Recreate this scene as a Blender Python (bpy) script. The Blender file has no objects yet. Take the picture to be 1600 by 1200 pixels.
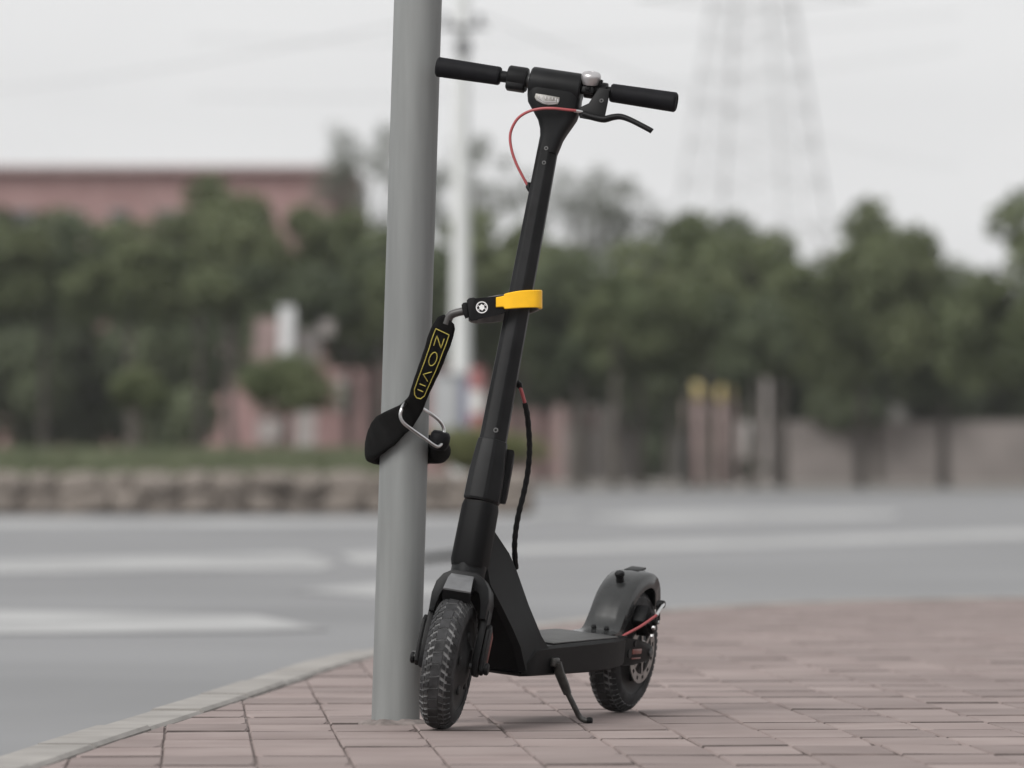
import bpy, bmesh, math, random
from math import sin, cos, pi, radians, sqrt, atan2
from mathutils import Vector, Matrix, noise
random.seed(7)
SC = bpy.context.scene
COL = SC.collection

# ------------------------------------------------------------------ camera, sky, sun, exposure
FPX = 9658.0                    # focal length in photo pixels (1600 wide)
EYE = 415 * 11 / 9658.0         # camera height above the pavement
HOR = 725.0                     # photo row of the horizon
cam_d = bpy.data.cameras.new('camera')
cam = bpy.data.objects.new('camera', cam_d)
COL.objects.link(cam)
cam_d.sensor_width = 36.0
cam_d.lens = 36.0 * FPX / 1600.0
cam_d.clip_start = 0.5
cam_d.clip_end = 3000.0
cam.location = (0, 0, EYE)
cam.rotation_euler = (pi / 2 + math.atan((HOR - 600) / FPX), 0, 0)
cam_d.dof.use_dof = True
cam_d.dof.focus_distance = 11.12
cam_d.dof.aperture_fstop = 217.3 / 41.0
SC.camera = cam

world = bpy.data.worlds.new("World")
SC.world = world
world.use_nodes = True
wn = world.node_tree.nodes
wl = world.node_tree.links
bg = wn['Background']
sky = wn.new('ShaderNodeTexSky')
sky.sky_type = 'NISHITA'
sky.sun_disc = False
sky.sun_elevation = radians(50)
sky.sun_rotation = radians(200)
sky.dust_density = 3.0
sky.air_density = 1.0
hs = wn.new('ShaderNodeHueSaturation')
hs.inputs['Saturation'].default_value = 0.05
wl.new(sky.outputs[0], hs.inputs['Color'])
tc = wn.new('ShaderNodeTexCoord')
mp = wn.new('ShaderNodeMapping')
mp.inputs['Scale'].default_value = (5, 5, 24)
nz = wn.new('ShaderNodeTexNoise')
nz.inputs['Scale'].default_value = 1.2
nz.inputs['Detail'].default_value = 4
wl.new(tc.outputs['Generated'], mp.inputs[0])
wl.new(mp.outputs[0], nz.inputs['Vector'])
cr = wn.new('ShaderNodeValToRGB')
cr.color_ramp.elements[0].position = 0.3
cr.color_ramp.elements[0].color = (9.3, 9.33, 9.4, 1)
cr.color_ramp.elements[1].position = 0.7
cr.color_ramp.elements[1].color = (10.6, 10.62, 10.65, 1)
wl.new(nz.outputs['Fac'], cr.inputs[0])
mx = wn.new('ShaderNodeMixRGB')         # the overcast: an even cloud sheet in front of the clear sky
mx.inputs[0].default_value = 0.85
wl.new(hs.outputs[0], mx.inputs[1])
wl.new(cr.outputs[0], mx.inputs[2])
wl.new(mx.outputs[0], bg.inputs['Color'])
bg.inputs['Strength'].default_value = 0.070

sun_d = bpy.data.lights.new('sun', 'SUN')
sun_d.energy = 2.1
sun_d.angle = radians(32)
sun_d.color = (1.0, 0.98, 0.95)
sun = bpy.data.objects.new('sun', sun_d)
COL.objects.link(sun)
SUN_DIR = Vector((-0.50, -0.58, 0.66)).normalized()      # towards the sun
sun.rotation_euler = SUN_DIR.to_track_quat('Z', 'Y').to_euler()
sun.location = (-4, 4, 12)
sky.sun_elevation = math.asin(SUN_DIR.z)
sky.sun_rotation = atan2(SUN_DIR.x, SUN_DIR.y)

vs = SC.view_settings
vs.view_transform = 'Standard'
vs.look = 'None'
vs.gamma = 1.0
vs.exposure = 0.38
vs.use_curve_mapping = False
SC.cycles.use_denoising = True
SC.cycles.max_bounces = 6
SC.cycles.use_adaptive_sampling = False

# ------------------------------------------------------------------ materials
def mat(name, col, rough=0.6, metal=0.0, var=0.0, vscale=6.0, bump=0.0, bscale=60.0, spec=0.5, col2=None,
        rnd=0.0, detail=5.0, coat=0.0, sheen=0.0, stretch=None, rvar=0.0):
    m = bpy.data.materials.new(name)
    m.use_nodes = True
    n, l = m.node_tree.nodes, m.node_tree.links
    p = n['Principled BSDF']
    p.inputs['Base Color'].default_value = (*col, 1)
    p.inputs['Roughness'].default_value = rough
    p.inputs['Metallic'].default_value = metal
    p.inputs['Specular IOR Level'].default_value = spec
    p.inputs['Coat Weight'].default_value = coat
    if sheen:
        p.inputs['Sheen Weight'].default_value = sheen
    t = n.new('ShaderNodeTexCoord')
    vec = t.outputs['Object']
    if stretch:
        mm = n.new('ShaderNodeMapping')
        mm.inputs['Scale'].default_value = stretch
        l.new(vec, mm.inputs[0])
        vec = mm.outputs[0]
    if rnd:
        oi = n.new('ShaderNodeObjectInfo')
        ad = n.new('ShaderNodeVectorMath')
        ad.operation = 'MULTIPLY_ADD'
        l.new(oi.outputs['Random'], ad.inputs[0])
        ad.inputs[1].default_value = (37, 53, 71)
        l.new(vec, ad.inputs[2])
        vec = ad.outputs[0]
    if var or col2:
        a = n.new('ShaderNodeTexNoise')
        a.inputs['Scale'].default_value = vscale
        a.inputs['Detail'].default_value = detail
        l.new(vec, a.inputs['Vector'])
        r = n.new('ShaderNodeValToRGB')
        r.color_ramp.elements[0].position = 0.34
        r.color_ramp.elements[1].position = 0.66
        c2 = col2 or tuple(min(1, c * (1 + var)) for c in col)
        c1 = col if col2 else tuple(c * (1 - var) for c in col)
        r.color_ramp.elements[0].color = (*c1, 1)
        r.color_ramp.elements[1].color = (*c2, 1)
        l.new(a.outputs['Fac'], r.inputs[0])
        out = r.outputs[0]
        if rnd:
            h = n.new('ShaderNodeHueSaturation')
            mr = n.new('ShaderNodeMapRange')
            mr.inputs['To Min'].default_value = 1 - rnd
            mr.inputs['To Max'].default_value = 1 + rnd
            l.new(oi.outputs['Random'], mr.inputs['Value'])
            l.new(mr.outputs[0], h.inputs['Value'])
            l.new(out, h.inputs['Color'])
            out = h.outputs[0]
        l.new(out, p.inputs['Base Color'])
        if rvar:
            mr2 = n.new('ShaderNodeMapRange')
            mr2.inputs['To Min'].default_value = rough - rvar
            mr2.inputs['To Max'].default_value = rough + rvar
            l.new(a.outputs['Fac'], mr2.inputs['Value'])
            l.new(mr2.outputs[0], p.inputs['Roughness'])
    if bump:
        b = n.new('ShaderNodeTexNoise')
        b.inputs['Scale'].default_value = bscale
        b.inputs['Detail'].default_value = 4
        l.new(vec, b.inputs['Vector'])
        bp = n.new('ShaderNodeBump')
        bp.inputs['Strength'].default_value = bump
        bp.inputs['Distance'].default_value = 0.004
        l.new(b.outputs['Fac'], bp.inputs['Height'])
        l.new(bp.outputs[0], p.inputs['Normal'])
    return m

M = {}
M['black_paint'] = mat('black_paint', (0.0115, 0.0118, 0.0125), 0.40, spec=0.12, var=0.32, vscale=14, bump=0.06, bscale=900, rvar=0.05)
M['frame_paint'] = mat('frame_paint', (0.0050, 0.0050, 0.0054), 0.50, spec=0.09, var=0.15, vscale=40, bump=0.06, bscale=900, rvar=0.05)
M['plastic'] = mat('black_plastic', (0.0075, 0.0075, 0.008), 0.45, spec=0.15, var=0.15, vscale=50, bump=0.12, bscale=1200)
M['grip'] = mat('grip_rubber', (0.0065, 0.0065, 0.008), 0.62, spec=0.15, var=0.2, vscale=80)
M['mat_rubber'] = mat('deck_rubber', (0.050, 0.050, 0.048), 0.55, var=0.25, vscale=30, bump=0.4, bscale=500)
M['tyre'] = mat('tyre_rubber', (0.013, 0.013, 0.0135), 0.7, col2=(0.042, 0.042, 0.044), vscale=40, spec=0.25, bump=0.2, bscale=300)
M['tyre_dust'] = mat('tyre_dust', (0.05, 0.05, 0.05), 0.95, col2=(0.21, 0.21, 0.212), vscale=30, spec=0.2, detail=8)
M['rim'] = mat('rim_dark', (0.014, 0.014, 0.0145), 0.5, spec=0.25, var=0.2, vscale=30)
M['steel'] = mat('steel_wire', (0.62, 0.62, 0.62), 0.28, metal=1.0, var=0.12, vscale=60)
M['disc'] = mat('brake_disc_steel', (0.34, 0.33, 0.32), 0.35, metal=1.0, var=0.15, vscale=50)
M['dark_steel'] = mat('dark_steel', (0.10, 0.10, 0.10), 0.45, metal=0.6, var=0.2, vscale=60)
M['bell'] = mat('bell_silver', (0.50, 0.485, 0.49), 0.36, metal=0.75, var=0.06, vscale=60)
M['badge'] = mat('badge_metal', (0.20, 0.19, 0.175), 0.35, metal=0.2, col2=(0.36, 0.35, 0.335), vscale=120)
M['guard_lit'] = mat('guard_lit_face', (0.120, 0.122, 0.126), 0.28, var=0.12, vscale=60, coat=0.4)  # guard's upward face coloured lighter for the light falling on it
M['stand'] = mat('stand_grey', (0.055, 0.053, 0.05), 0.45, metal=0.4, var=0.3, vscale=60)
M['fender'] = mat('mudguard_plastic', (0.025, 0.026, 0.026), 0.24, var=0.2, vscale=25, rvar=0.05)
M['red_cable'] = mat('red_cable', (0.33, 0.068, 0.072), 0.4, var=0.08, vscale=60)
M['red_reflector'] = mat('red_reflector', (0.16, 0.045, 0.035), 0.3, var=0.2, vscale=80)
M['yellow'] = mat('yellow_rubber', (0.90, 0.485, 0.004), 0.5, var=0.04, vscale=60, bump=0.05, bscale=500)
M['fabric'] = mat('strap_fabric', (0.0055, 0.0053, 0.0053), 0.9, var=0.3, vscale=60, bump=0.5, bscale=1400, spec=0.15)
M['thread'] = mat('gold_thread', (0.44, 0.37, 0.075), 0.6, var=0.2, vscale=300, bump=0.3, bscale=2500)
M['white_print'] = mat('white_print', (0.72, 0.72, 0.72), 0.5, var=0.05, vscale=200)
M['lock_grey'] = mat('lock_grey', (0.17, 0.16, 0.155), 0.42, metal=0.5, var=0.15, vscale=60)
M['lead_grey'] = mat('lead_grey', (0.065, 0.063, 0.062), 0.45, var=0.2, vscale=60)
M['pole'] = mat('pole_galvanised', (0.198, 0.205, 0.202), 0.6, var=0.16, vscale=5, stretch=(4, 4, 0.35), bump=0.05, bscale=90, spec=0.4)
M['mortar'] = mat('mortar', (0.185, 0.158, 0.148), 0.95, var=0.3, vscale=40, bump=1.0, bscale=70)
M['paver'] = mat('paver_pink', (0.215, 0.170, 0.160), 0.85, col2=(0.265, 0.216, 0.204), vscale=5, rnd=0.13, bump=0.2, bscale=160, spec=0.3, detail=8)
M['paver_edge'] = mat('paver_edge_shade', (0.125, 0.098, 0.091), 0.95, var=0.25, vscale=14)  # shade in the gaps, painted as a darker colour on paver sides
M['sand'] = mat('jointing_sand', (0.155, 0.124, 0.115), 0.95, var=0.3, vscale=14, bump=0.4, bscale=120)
M['bed'] = mat('joint_shade', (0.085, 0.067, 0.062), 0.95, var=0.35, vscale=12, bump=0.5, bscale=80)  # deeper gap shade, painted on the near edges of most pavers
M['kerb'] = mat('kerb_concrete', (0.275, 0.260, 0.244), 0.9, var=0.15, vscale=6, rnd=0.06, bump=0.3, bscale=90)
M['asphalt'] = mat('asphalt', (0.195, 0.196, 0.200), 0.9, col2=(0.235, 0.236, 0.241), vscale=0.35, bump=0.3, bscale=60, spec=0.3, detail=8)
M['road_paint'] = mat('road_paint', (0.25, 0.25, 0.252), 0.8, col2=(0.41, 0.41, 0.407), vscale=0.9, detail=8)
M['earth'] = mat('earth', (0.16, 0.145, 0.12), 0.95, col2=(0.22, 0.20, 0.175), vscale=0.3)
M['far_path'] = mat('far_pavement', (0.22, 0.205, 0.185), 0.9, var=0.12, vscale=0.5)
M['stone'] = mat('planter_stone', (0.150, 0.128, 0.110), 0.9, col2=(0.205, 0.178, 0.156), vscale=1.6, rnd=0.06, bump=0.8, bscale=12)
M['soil'] = mat('soil', (0.10, 0.085, 0.065), 0.95, var=0.3, vscale=3)
M['grass'] = mat('grass_blades', (0.095, 0.115, 0.060), 0.7, col2=(0.15, 0.165, 0.095), vscale=1.5)
M['white_pole'] = mat('concrete_pole', (0.60, 0.61, 0.60), 0.8, var=0.06, vscale=3)
M['iron'] = mat('grey_iron', (0.13, 0.13, 0.135), 0.6, var=0.2, vscale=6)
M['pylon'] = mat('pylon_steel', (0.46, 0.47, 0.48), 0.6, var=0.1, vscale=0.5)
M['cable'] = mat('power_cable', (0.08, 0.08, 0.085), 0.6, var=0.1, vscale=2)
M['brick_red'] = mat('red_brick_wall', (0.205, 0.125, 0.120), 0.9, col2=(0.255, 0.160, 0.154), vscale=1.2)
M['brick_pale'] = mat('pale_red_brick', (0.24, 0.145, 0.140), 0.9, col2=(0.29, 0.185, 0.178), vscale=1.2)
M['brick_dark'] = mat('red_brick_dark', (0.18, 0.115, 0.11), 0.9, col2=(0.23, 0.15, 0.143), vscale=1.2)
M['render_grey'] = mat('render_grey', (0.27, 0.245, 0.232), 0.9, var=0.15, vscale=1.5)
M['render_white'] = mat('render_white', (0.56, 0.56, 0.56), 0.85, var=0.08, vscale=1.5)
M['roof_edge'] = mat('roof_edge', (0.36, 0.27, 0.265), 0.8, var=0.1, vscale=2)
M['glass'] = mat('dark_glass', (0.03, 0.034, 0.038), 0.12, var=0.2, vscale=1)
M['taupe'] = mat('taupe_wall', (0.19, 0.168, 0.158), 0.9, var=0.15, vscale=1.2)
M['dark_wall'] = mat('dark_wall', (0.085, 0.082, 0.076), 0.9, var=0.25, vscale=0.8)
M['pink_stone'] = mat('pink_stone', (0.25, 0.185, 0.175), 0.9, var=0.14, vscale=2)
M['ochre'] = mat('ochre_cap', (0.42, 0.34, 0.14), 0.6, var=0.12, vscale=4)
M['cab_blue'] = mat('cabinet_blue', (0.21, 0.225, 0.33), 0.6, var=0.08, vscale=3)
M['cab_grey'] = mat('cabinet_grey', (0.38, 0.39, 0.40), 0.6, var=0.06, vscale=3)
M['post_red'] = mat('post_red', (0.30, 0.115, 0.112), 0.5, var=0.1, vscale=4)
M['post_white'] = mat('post_white', (0.58, 0.57, 0.55), 0.5, var=0.06, vscale=4)
M['bark'] = mat('bark', (0.075, 0.066, 0.056), 0.95, var=0.35, vscale=5, bump=0.8, bscale=20, stretch=(2, 2, 0.5))

def leafmat(name, c1, c2, vscale):
    m = mat(name, c1, 0.55, col2=c2, vscale=vscale, rnd=0.08, spec=0.35)
    n, l = m.node_tree.nodes, m.node_tree.links
    p = n['Principled BSDF']
    tr = n.new('ShaderNodeBsdfTranslucent')
    src = p.inputs['Base Color'].links[0].from_socket
    l.new(src, tr.inputs['Color'])
    ms = n.new('ShaderNodeMixShader')
    ms.inputs[0].default_value = 0.25
    l.new(p.outputs[0], ms.inputs[1])
    l.new(tr.outputs[0], ms.inputs[2])
    l.new(ms.outputs[0], n['Material Output'].inputs['Surface'])
    return m
M['leaf'] = leafmat('leaf_green', (0.092, 0.116, 0.052), (0.155, 0.178, 0.088), 0.8)
M['leaf_dark'] = leafmat('leaf_dark_green', (0.060, 0.078, 0.040), (0.112, 0.134, 0.070), 0.8)
M['leaf_grey'] = leafmat('leaf_grey_green', (0.12, 0.135, 0.105), (0.18, 0.195, 0.155), 0.8)
M['leaf_hedge'] = leafmat('leaf_hedge', (0.145, 0.160, 0.060), (0.215, 0.225, 0.095), 3.0)

# ------------------------------------------------------------------ helpers
def P(px, py, Y):                       # the point at distance Y seen at a photo pixel
    return Vector(((px - 800) / FPX * Y, Y, EYE + (HOR - py) / FPX * Y))

def tag(o, label=None, cat=None, group=None, kind=None):
    if label: o['label'] = label
    if cat: o['category'] = cat
    if group: o['group'] = group
    if kind: o['kind'] = kind
    return o

def empty(name, loc, label, cat, group=None, rot=None):
    o = bpy.data.objects.new(name, None)
    COL.objects.link(o)
    o.empty_display_size = 0.2
    if rot is not None:
        o.matrix_world = Matrix.Translation(loc) @ rot.to_4x4()
    else:
        o.location = loc
    return tag(o, label, cat, group)

def link_mesh(name, me, material, parent=None, local=None):
    o = bpy.data.objects.new(name, me)
    COL.objects.link(o)
    if material is not None and not me.materials:
        for mm in (material if isinstance(material, (list, tuple)) else [material]):
            me.materials.append(mm)
    if parent: o.parent = parent
    if local is not None: o.matrix_local = local
    return o

def obj(name, bm, material, parent=None, local=None, smooth=35, fix=True):
    if fix:
        bmesh.ops.recalc_face_normals(bm, faces=bm.faces)
    me = bpy.data.meshes.new(name)
    bm.to_mesh(me)
    bm.free()
    if smooth:
        me.polygons.foreach_set('use_smooth', [True] * len(me.polygons))
        me.set_sharp_from_angle(angle=radians(smooth))
    return link_mesh(name, me, material, parent, local)

def copy_tree(o, parent=None):
    c = o.copy()
    COL.objects.link(c)
    if parent: c.parent = parent
    for ch in list(o.children):
        copy_tree(ch, c)
    return c

def add_box(bm, c, s, bev=0.0, rot=None, mi=0, seg=2):
    r = bmesh.ops.create_cube(bm, size=1.0)
    vs_ = r['verts']
    mtx = Matrix.Translation(c) @ (rot.to_4x4() if rot is not None else Matrix()) @ Matrix.Diagonal((*s, 1))
    bmesh.ops.transform(bm, matrix=mtx, verts=vs_)
    fs = set(f for v in vs_ for f in v.link_faces)
    if bev:
        es = set(e for v in vs_ for e in v.link_edges)
        rr = bmesh.ops.bevel(bm, geom=list(es), offset=bev, segments=seg, affect='EDGES', profile=0.5)
        fs = [f for f in fs if f.is_valid] + list(rr['faces'])
    for f in fs:
        if f.is_valid: f.material_index = mi
    return vs_

def frame_of(d, up=Vector((0, 0, 1))):
    d = d.normalized()
    if abs(d.dot(up)) > 0.97: up = Vector((1, 0, 0))
    x = up.cross(d).normalized()
    return x, d.cross(x)

def add_loft(bm, rings, caps=True, closed=False, mi=0):
    rv = [[bm.verts.new(p) for p in ring] for ring in rings]
    n = len(rv[0])
    m_ = len(rv)
    for i in range(m_ if closed else m_ - 1):
        a, b = rv[i], rv[(i + 1) % m_]
        for k in range(n):
            f = bm.faces.new((a[k], a[(k + 1) % n], b[(k + 1) % n], b[k]))
            f.material_index = mi
    if caps and not closed:
        bm.faces.new(list(reversed(rv[0]))).material_index = mi
        bm.faces.new(rv[-1]).material_index = mi
    return rv

def smooth_path(pts, sub=6, closed=False):
    pts = [Vector(p) for p in pts]
    out = []
    n = len(pts)
    rng = range(n) if closed else range(n - 1)
    for i in rng:
        if closed:
            p0, p1, p2, p3 = pts[(i - 1) % n], pts[i], pts[(i + 1) % n], pts[(i + 2) % n]
        else:
            p0, p1, p2, p3 = pts[max(i - 1, 0)], pts[i], pts[i + 1], pts[min(i + 2, n - 1)]
        for k in range(sub):
            t = k / sub
            out.append(0.5 * ((2 * p1) + (p2 - p0) * t + (2 * p0 - 5 * p1 + 4 * p2 - p3) * t * t + (3 * p1 - p0 - 3 * p2 + p3) * t ** 3))
    if not closed: out.append(pts[-1])
    return out

def add_tube(bm, pts, r, seg=12, caps=True, closed=False, mi=0, rb=None, up=Vector((0, 0, 1))):
    """round (or, with rb, oval) tube along points; r may be a list"""
    pts = [Vector(p) for p in pts]
    n = len(pts)
    rings = []
    px = None
    for i, p in enumerate(pts):
        if closed: d = pts[(i + 1) % n] - pts[i - 1]
        else: d = pts[min(i + 1, n - 1)] - pts[max(i - 1, 0)]
        d.normalize()
        if px is None: x, y = frame_of(d, up)
        else:
            x = (px - d * px.dot(d)).normalized()
            y = d.cross(x)
        px = x
        ra = r[i] if isinstance(r, (list, tuple)) else r
        rbb = (rb[i] if isinstance(rb, (list, tuple)) else rb) if rb is not None else ra
        rings.append([p + x * (cos(2 * pi * k / seg) * ra) + y * (sin(2 * pi * k / seg) * rbb) for k in range(seg)])
    return add_loft(bm, rings, caps, closed, mi)

def add_cyl(bm, a, b, r, seg=20, r2=None, mi=0, bev=0.0):
    a, b = Vector(a), Vector(b)
    d = (b - a)
    if bev:
        L = d.length
        u = d / L
        r2 = r if r2 is None else r2
        return add_tube(bm, [a, a + u * bev, b - u * bev, b], [r - bev, r, r2, r2 - bev], seg, mi=mi)
    return add_tube(bm, [a, b], [r, r if r2 is None else r2], seg, mi=mi)

def add_lathe(bm, prof, centre, axis, seg=48, mi=0, close=False):
    """profile of (radius, along) turned about an axis"""
    axis = Vector(axis).normalized()
    x, y = frame_of(axis)
    c = Vector(centre)
    rings = []
    for (r, h) in prof:
        rings.append([c + axis * h + (x * cos(2 * pi * k / seg) + y * sin(2 * pi * k / seg)) * r for k in range(seg)])
    return add_loft(bm, rings, caps=not close, closed=close, mi=mi)

def rrect(w, h, r, n=4):                # rounded rectangle outline, w x h
    pts = []
    for cx, cy, a0 in ((w / 2 - r, h / 2 - r, 0), (-w / 2 + r, h / 2 - r, 90), (-w / 2 + r, -h / 2 + r, 180), (w / 2 - r, -h / 2 + r, 270)):
        for k in range(n + 1):
            a = radians(a0 + 90 * k / n)
            pts.append((cx + r * cos(a), cy + r * sin(a)))
    return pts

def add_prism(bm, outline, f, h0, h1, mi=0, bev=0.0):
    """outline in 2D mapped by f(x, y, h); walls between h0 and h1"""
    a = [bm.verts.new(f(x, y, h0)) for x, y in outline]
    b = [bm.verts.new(f(x, y, h1)) for x, y in outline]
    n = len(a)
    faces = []
    for k in range(n):
        faces.append(bm.faces.new((a[k], a[(k + 1) % n], b[(k + 1) % n], b[k])))
    faces.append(bm.faces.new(list(reversed(a))))
    faces.append(bm.faces.new(b))
    for fc in faces: fc.material_index = mi
    if bev:
        es = list(faces[-1].edges) + list(faces[-2].edges)
        bmesh.ops.bevel(bm, geom=es, offset=bev, segments=2, affect='EDGES', profile=0.5)

def sheet(name, pts, z, material, kind='structure', thick=0.0):
    bm = bmesh.new()
    v = [bm.verts.new((x, y, z)) for x, y in pts]
    bm.faces.new(v)
    bmesh.ops.recalc_face_normals(bm, faces=bm.faces)
    for f in bm.faces:
        if f.normal.z < 0: f.normal_flip()
    o = obj(name, bm, material, smooth=0, fix=False)
    return tag(o, kind=kind)

# ------------------------------------------------------------------ ground, road, pavement, kerb
ROAD = -0.12
sheet('ground', [(-1500, -300), (1500, -300), (1500, 2600), (-1500, 2600)], ROAD - 0.05, M['earth'])
sheet('road', [(-60, -20), (60, -20), (60, 143), (-60, 143)], ROAD, M['asphalt'])
bm = bmesh.new()
add_box(bm, (0, 171.5, -0.07), (130, 56.9, 0.14))
tag(obj('far_pavement', bm, M['far_path'], smooth=0), kind='structure')

# painted lines on the road, each a sheet 4 mm above it
def road_pt(px, py):
    Y = FPX * (EYE - ROAD) / (py - HOR)
    return ((px - 800) / FPX * Y, Y)
marks = [
    [(-200, 812), (592, 811), (905, 799), (905, 806), (592, 820), (-200, 823)],
    [(640, 868), (800, 854), (1800, 822), (1800, 834), (800, 868), (640, 882)],
    [(-150, 880), (200, 871), (470, 865), (532, 880), (505, 890), (300, 892), (-150, 898)],
    [(528, 866), (606, 861), (606, 882), (560, 882)],
    [(655, 869), (725, 861), (725, 878), (655, 883)],
    [(455, 925), (590, 911), (700, 917), (705, 931), (590, 933)],
    [(-100, 952), (400, 963), (516, 985), (400, 989), (-100, 992)],
    [(900, 806), (1130, 799), (1400, 800), (1400, 807), (1010, 818)],
]
for k, poly in enumerate(marks):
    sheet('road_marking', [road_pt(*p) for p in poly], ROAD + 0.004, M['road_paint'])

KERB = [(-1.24, 0.0), (-1.05, 4.0), (-0.74, 9.6), (-0.524, 12.65), (-0.365, 14.87), (-0.13, 16.7), (0.08, 17.9), (0.35, 19.2),
        (0.62, 20.2), (0.95, 20.9), (1.5, 21.5), (2.5, 22.1), (5.0, 22.8), (12.0, 24.0)]
KV = [Vector(p) for p in KERB]
def densify(pts, sub=5):
    q = smooth_path([(p[0], p[1], 0) for p in pts], sub)
    return [Vector((a.x, a.y)) for a in q]
KIN = densify(KERB)                     # the pavement's edge
def offset_line(line, d):
    out = []
    for i, p in enumerate(line):
        t = (line[min(i + 1, len(line) - 1)] - line[max(i - 1, 0)]).normalized()
        out.append(p + Vector((-t.y, t.x)) * d)      # to the left: the road side
    return out
KOUT = offset_line(KIN, 0.115)

# pavement: a bed with pavers laid on it one by one
bm = bmesh.new()
bed_poly = [(p.x, p.y) for p in KIN] + [(12.0, 0.0)]
a = [bm.verts.new((x, y, -0.0048)) for x, y in bed_poly]
b = [bm.verts.new((x, y, -0.13)) for x, y in bed_poly]
bm.faces.new(a)
for k in range(len(a)):
    bm.faces.new((a[k], a[(k + 1) % len(a)], b[(k + 1) % len(a)], b[k]))
pavement = tag(obj('pavement', bm, M['sand'], smooth=0), kind='structure')

kerb = bpy.data.objects.new('kerb', None)
COL.objects.link(kerb)
tag(kerb, kind='structure')
cum = [0.0]
for i in range(1, len(KIN)): cum.append(cum[-1] + (KIN[i] - KIN[i - 1]).length)
def at_len(line, s):
    for i in range(1, len(cum)):
        if cum[i] >= s:
            t = (s - cum[i - 1]) / (cum[i] - cum[i - 1])
            return line[i - 1].lerp(line[i], t)
    return line[-1]
s = 0.0
rk = random.Random(3)
while s < cum[-1] - 0.6:
    L = 0.74
    dz = rk.uniform(-0.004, 0.004)
    rings = []
    for k in range(4):
        ss = s + 0.006 + (L - 0.012) * k / 3
        pi_, po = at_len(KIN, ss), at_len(KOUT, ss)
        z = 0.004 + dz
        w = (po - pi_)
        g = pi_ + w * 0.04
        rings.append([Vector((g.x, g.y, -0.11)), Vector((g.x, g.y, z - 0.006)), Vector(((g + w * 0.06).x, (g + w * 0.06).y, z)),
                      Vector(((po - w * 0.12).x, (po - w * 0.12).y, z)), Vector((po.x, po.y, z - 0.012)),
                      Vector(((po + w * 0.06).x, (po + w * 0.06).y, -0.15))])
    bm = bmesh.new()
    add_loft(bm, rings)
    obj('kerb_stone', bm, M['kerb'], kerb, smooth=30)
    s += L

PW, PL = 0.150, 0.310
YAW = radians(3.0)
ex = Vector((cos(YAW), sin(YAW)))
ey = Vector((-sin(YAW), cos(YAW)))
P0 = Vector((-0.282, 10.33))
def clip(poly):
    segs = [(KV[i], KV[i + 1], 0.06) for i in range(len(KV) - 1)]
    segs += [(KIN[i], KIN[i + 1], 0.0) for i in range(len(KIN) - 1) if ((KIN[i] + KIN[i + 1]) / 2 - poly[0]).length < 1.2]
    for p, q, slack in segs:
        t = (q - p).normalized()
        nrm = Vector((t.y, -t.x))
        p = p - nrm * slack
        out = []
        for k in range(len(poly)):
            a, b = poly[k], poly[(k + 1) % len(poly)]
            da, db = (a - p).dot(nrm) - 0.004, (b - p).dot(nrm) - 0.004
            if da >= 0: out.append(a)
            if (da >= 0) != (db >= 0): out.append(a.lerp(b, da / (da - db)))
        poly = out
        if len(poly) < 3: return []
    return poly
def add_paver(bm, poly, dz, tilt, origin):
    c = sum(poly, Vector((0, 0))) / len(poly)
    def pt(q, ins, z):
        d = (c - q)
        L = d.length
        q2 = q + d * min(ins / max(L, 1e-6), 0.8)
        return Vector((q2.x - origin.x, q2.y - origin.y, z + tilt[0] * (q2.x - c.x) + tilt[1] * (q2.y - c.y)))
    r0 = [bm.verts.new(pt(q, 0, -0.03)) for q in poly]
    r1 = [bm.verts.new(pt(q, 0, dz - 0.0032)) for q in poly]
    r2 = [bm.verts.new(pt(q, 0.005, dz)) for q in poly]
    n = len(poly)
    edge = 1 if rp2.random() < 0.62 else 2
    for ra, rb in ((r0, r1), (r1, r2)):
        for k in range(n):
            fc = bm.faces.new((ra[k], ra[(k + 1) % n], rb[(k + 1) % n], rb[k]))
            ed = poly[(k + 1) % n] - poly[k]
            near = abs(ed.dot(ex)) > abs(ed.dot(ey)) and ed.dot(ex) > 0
            fc.material_index = edge if near else (2 if ra is r0 else 0)  # near edges and side walls take the painted gap shade
    bm.faces.new(r2)
rp = random.Random(11)
rp2 = random.Random(12)
cells = []
for j in range(-14, 46):
    for i in range(-16, 30):
        o = P0 + ex * (i * PW) + ey * (j * PL)
        g = rp.uniform(0.0010, 0.0020)
        g2 = rp.uniform(0.003, 0.008)
        jx = rp.uniform(-0.0010, 0.0010)
        jy = rp.uniform(-0.006, 0.006)
        poly = [o + ex * (g + jx) + ey * (g2 + jy), o + ex * (PW - g + jx) + ey * (g2 + jy + rp.uniform(-0.003, 0.003)),
                o + ex * (PW - g + jx) + ey * (PL - g2 + jy), o + ex * (g + jx) + ey * (PL - g2 + jy + rp.uniform(-0.003, 0.003))]
        if rp.random() < 0.62:          # worn near corner: a wedge of open joint
            wx, wy = rp.uniform(0.006, 0.016), rp.uniform(0.05, 0.12)
            if rp.random() < 0.75: poly[1:2] = [poly[1] - ex * wx, poly[1] + ey * wy]
            else: poly[0:1] = [poly[0] + ey * wy, poly[0] + ex * wx]
        poly = clip(poly)
        if len(poly) < 3: continue
        c = sum(poly, Vector((0, 0))) / len(poly)
        if c.y < 5.5 or c.x > 3.4: continue
        px = 800 + FPX * c.x / c.y
        py = HOR + FPX * EYE / c.y
        vis = -60 < px < 1660 and py < 1215
        cells.append((0 if vis else 1, c.y, poly, rp.uniform(-0.0012, 0.0012), (rp.uniform(-0.008, 0.008), rp.uniform(-0.0035, 0.0035))))
cells.sort(key=lambda t: t[:2])
far_bm = bmesh.new()
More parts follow.
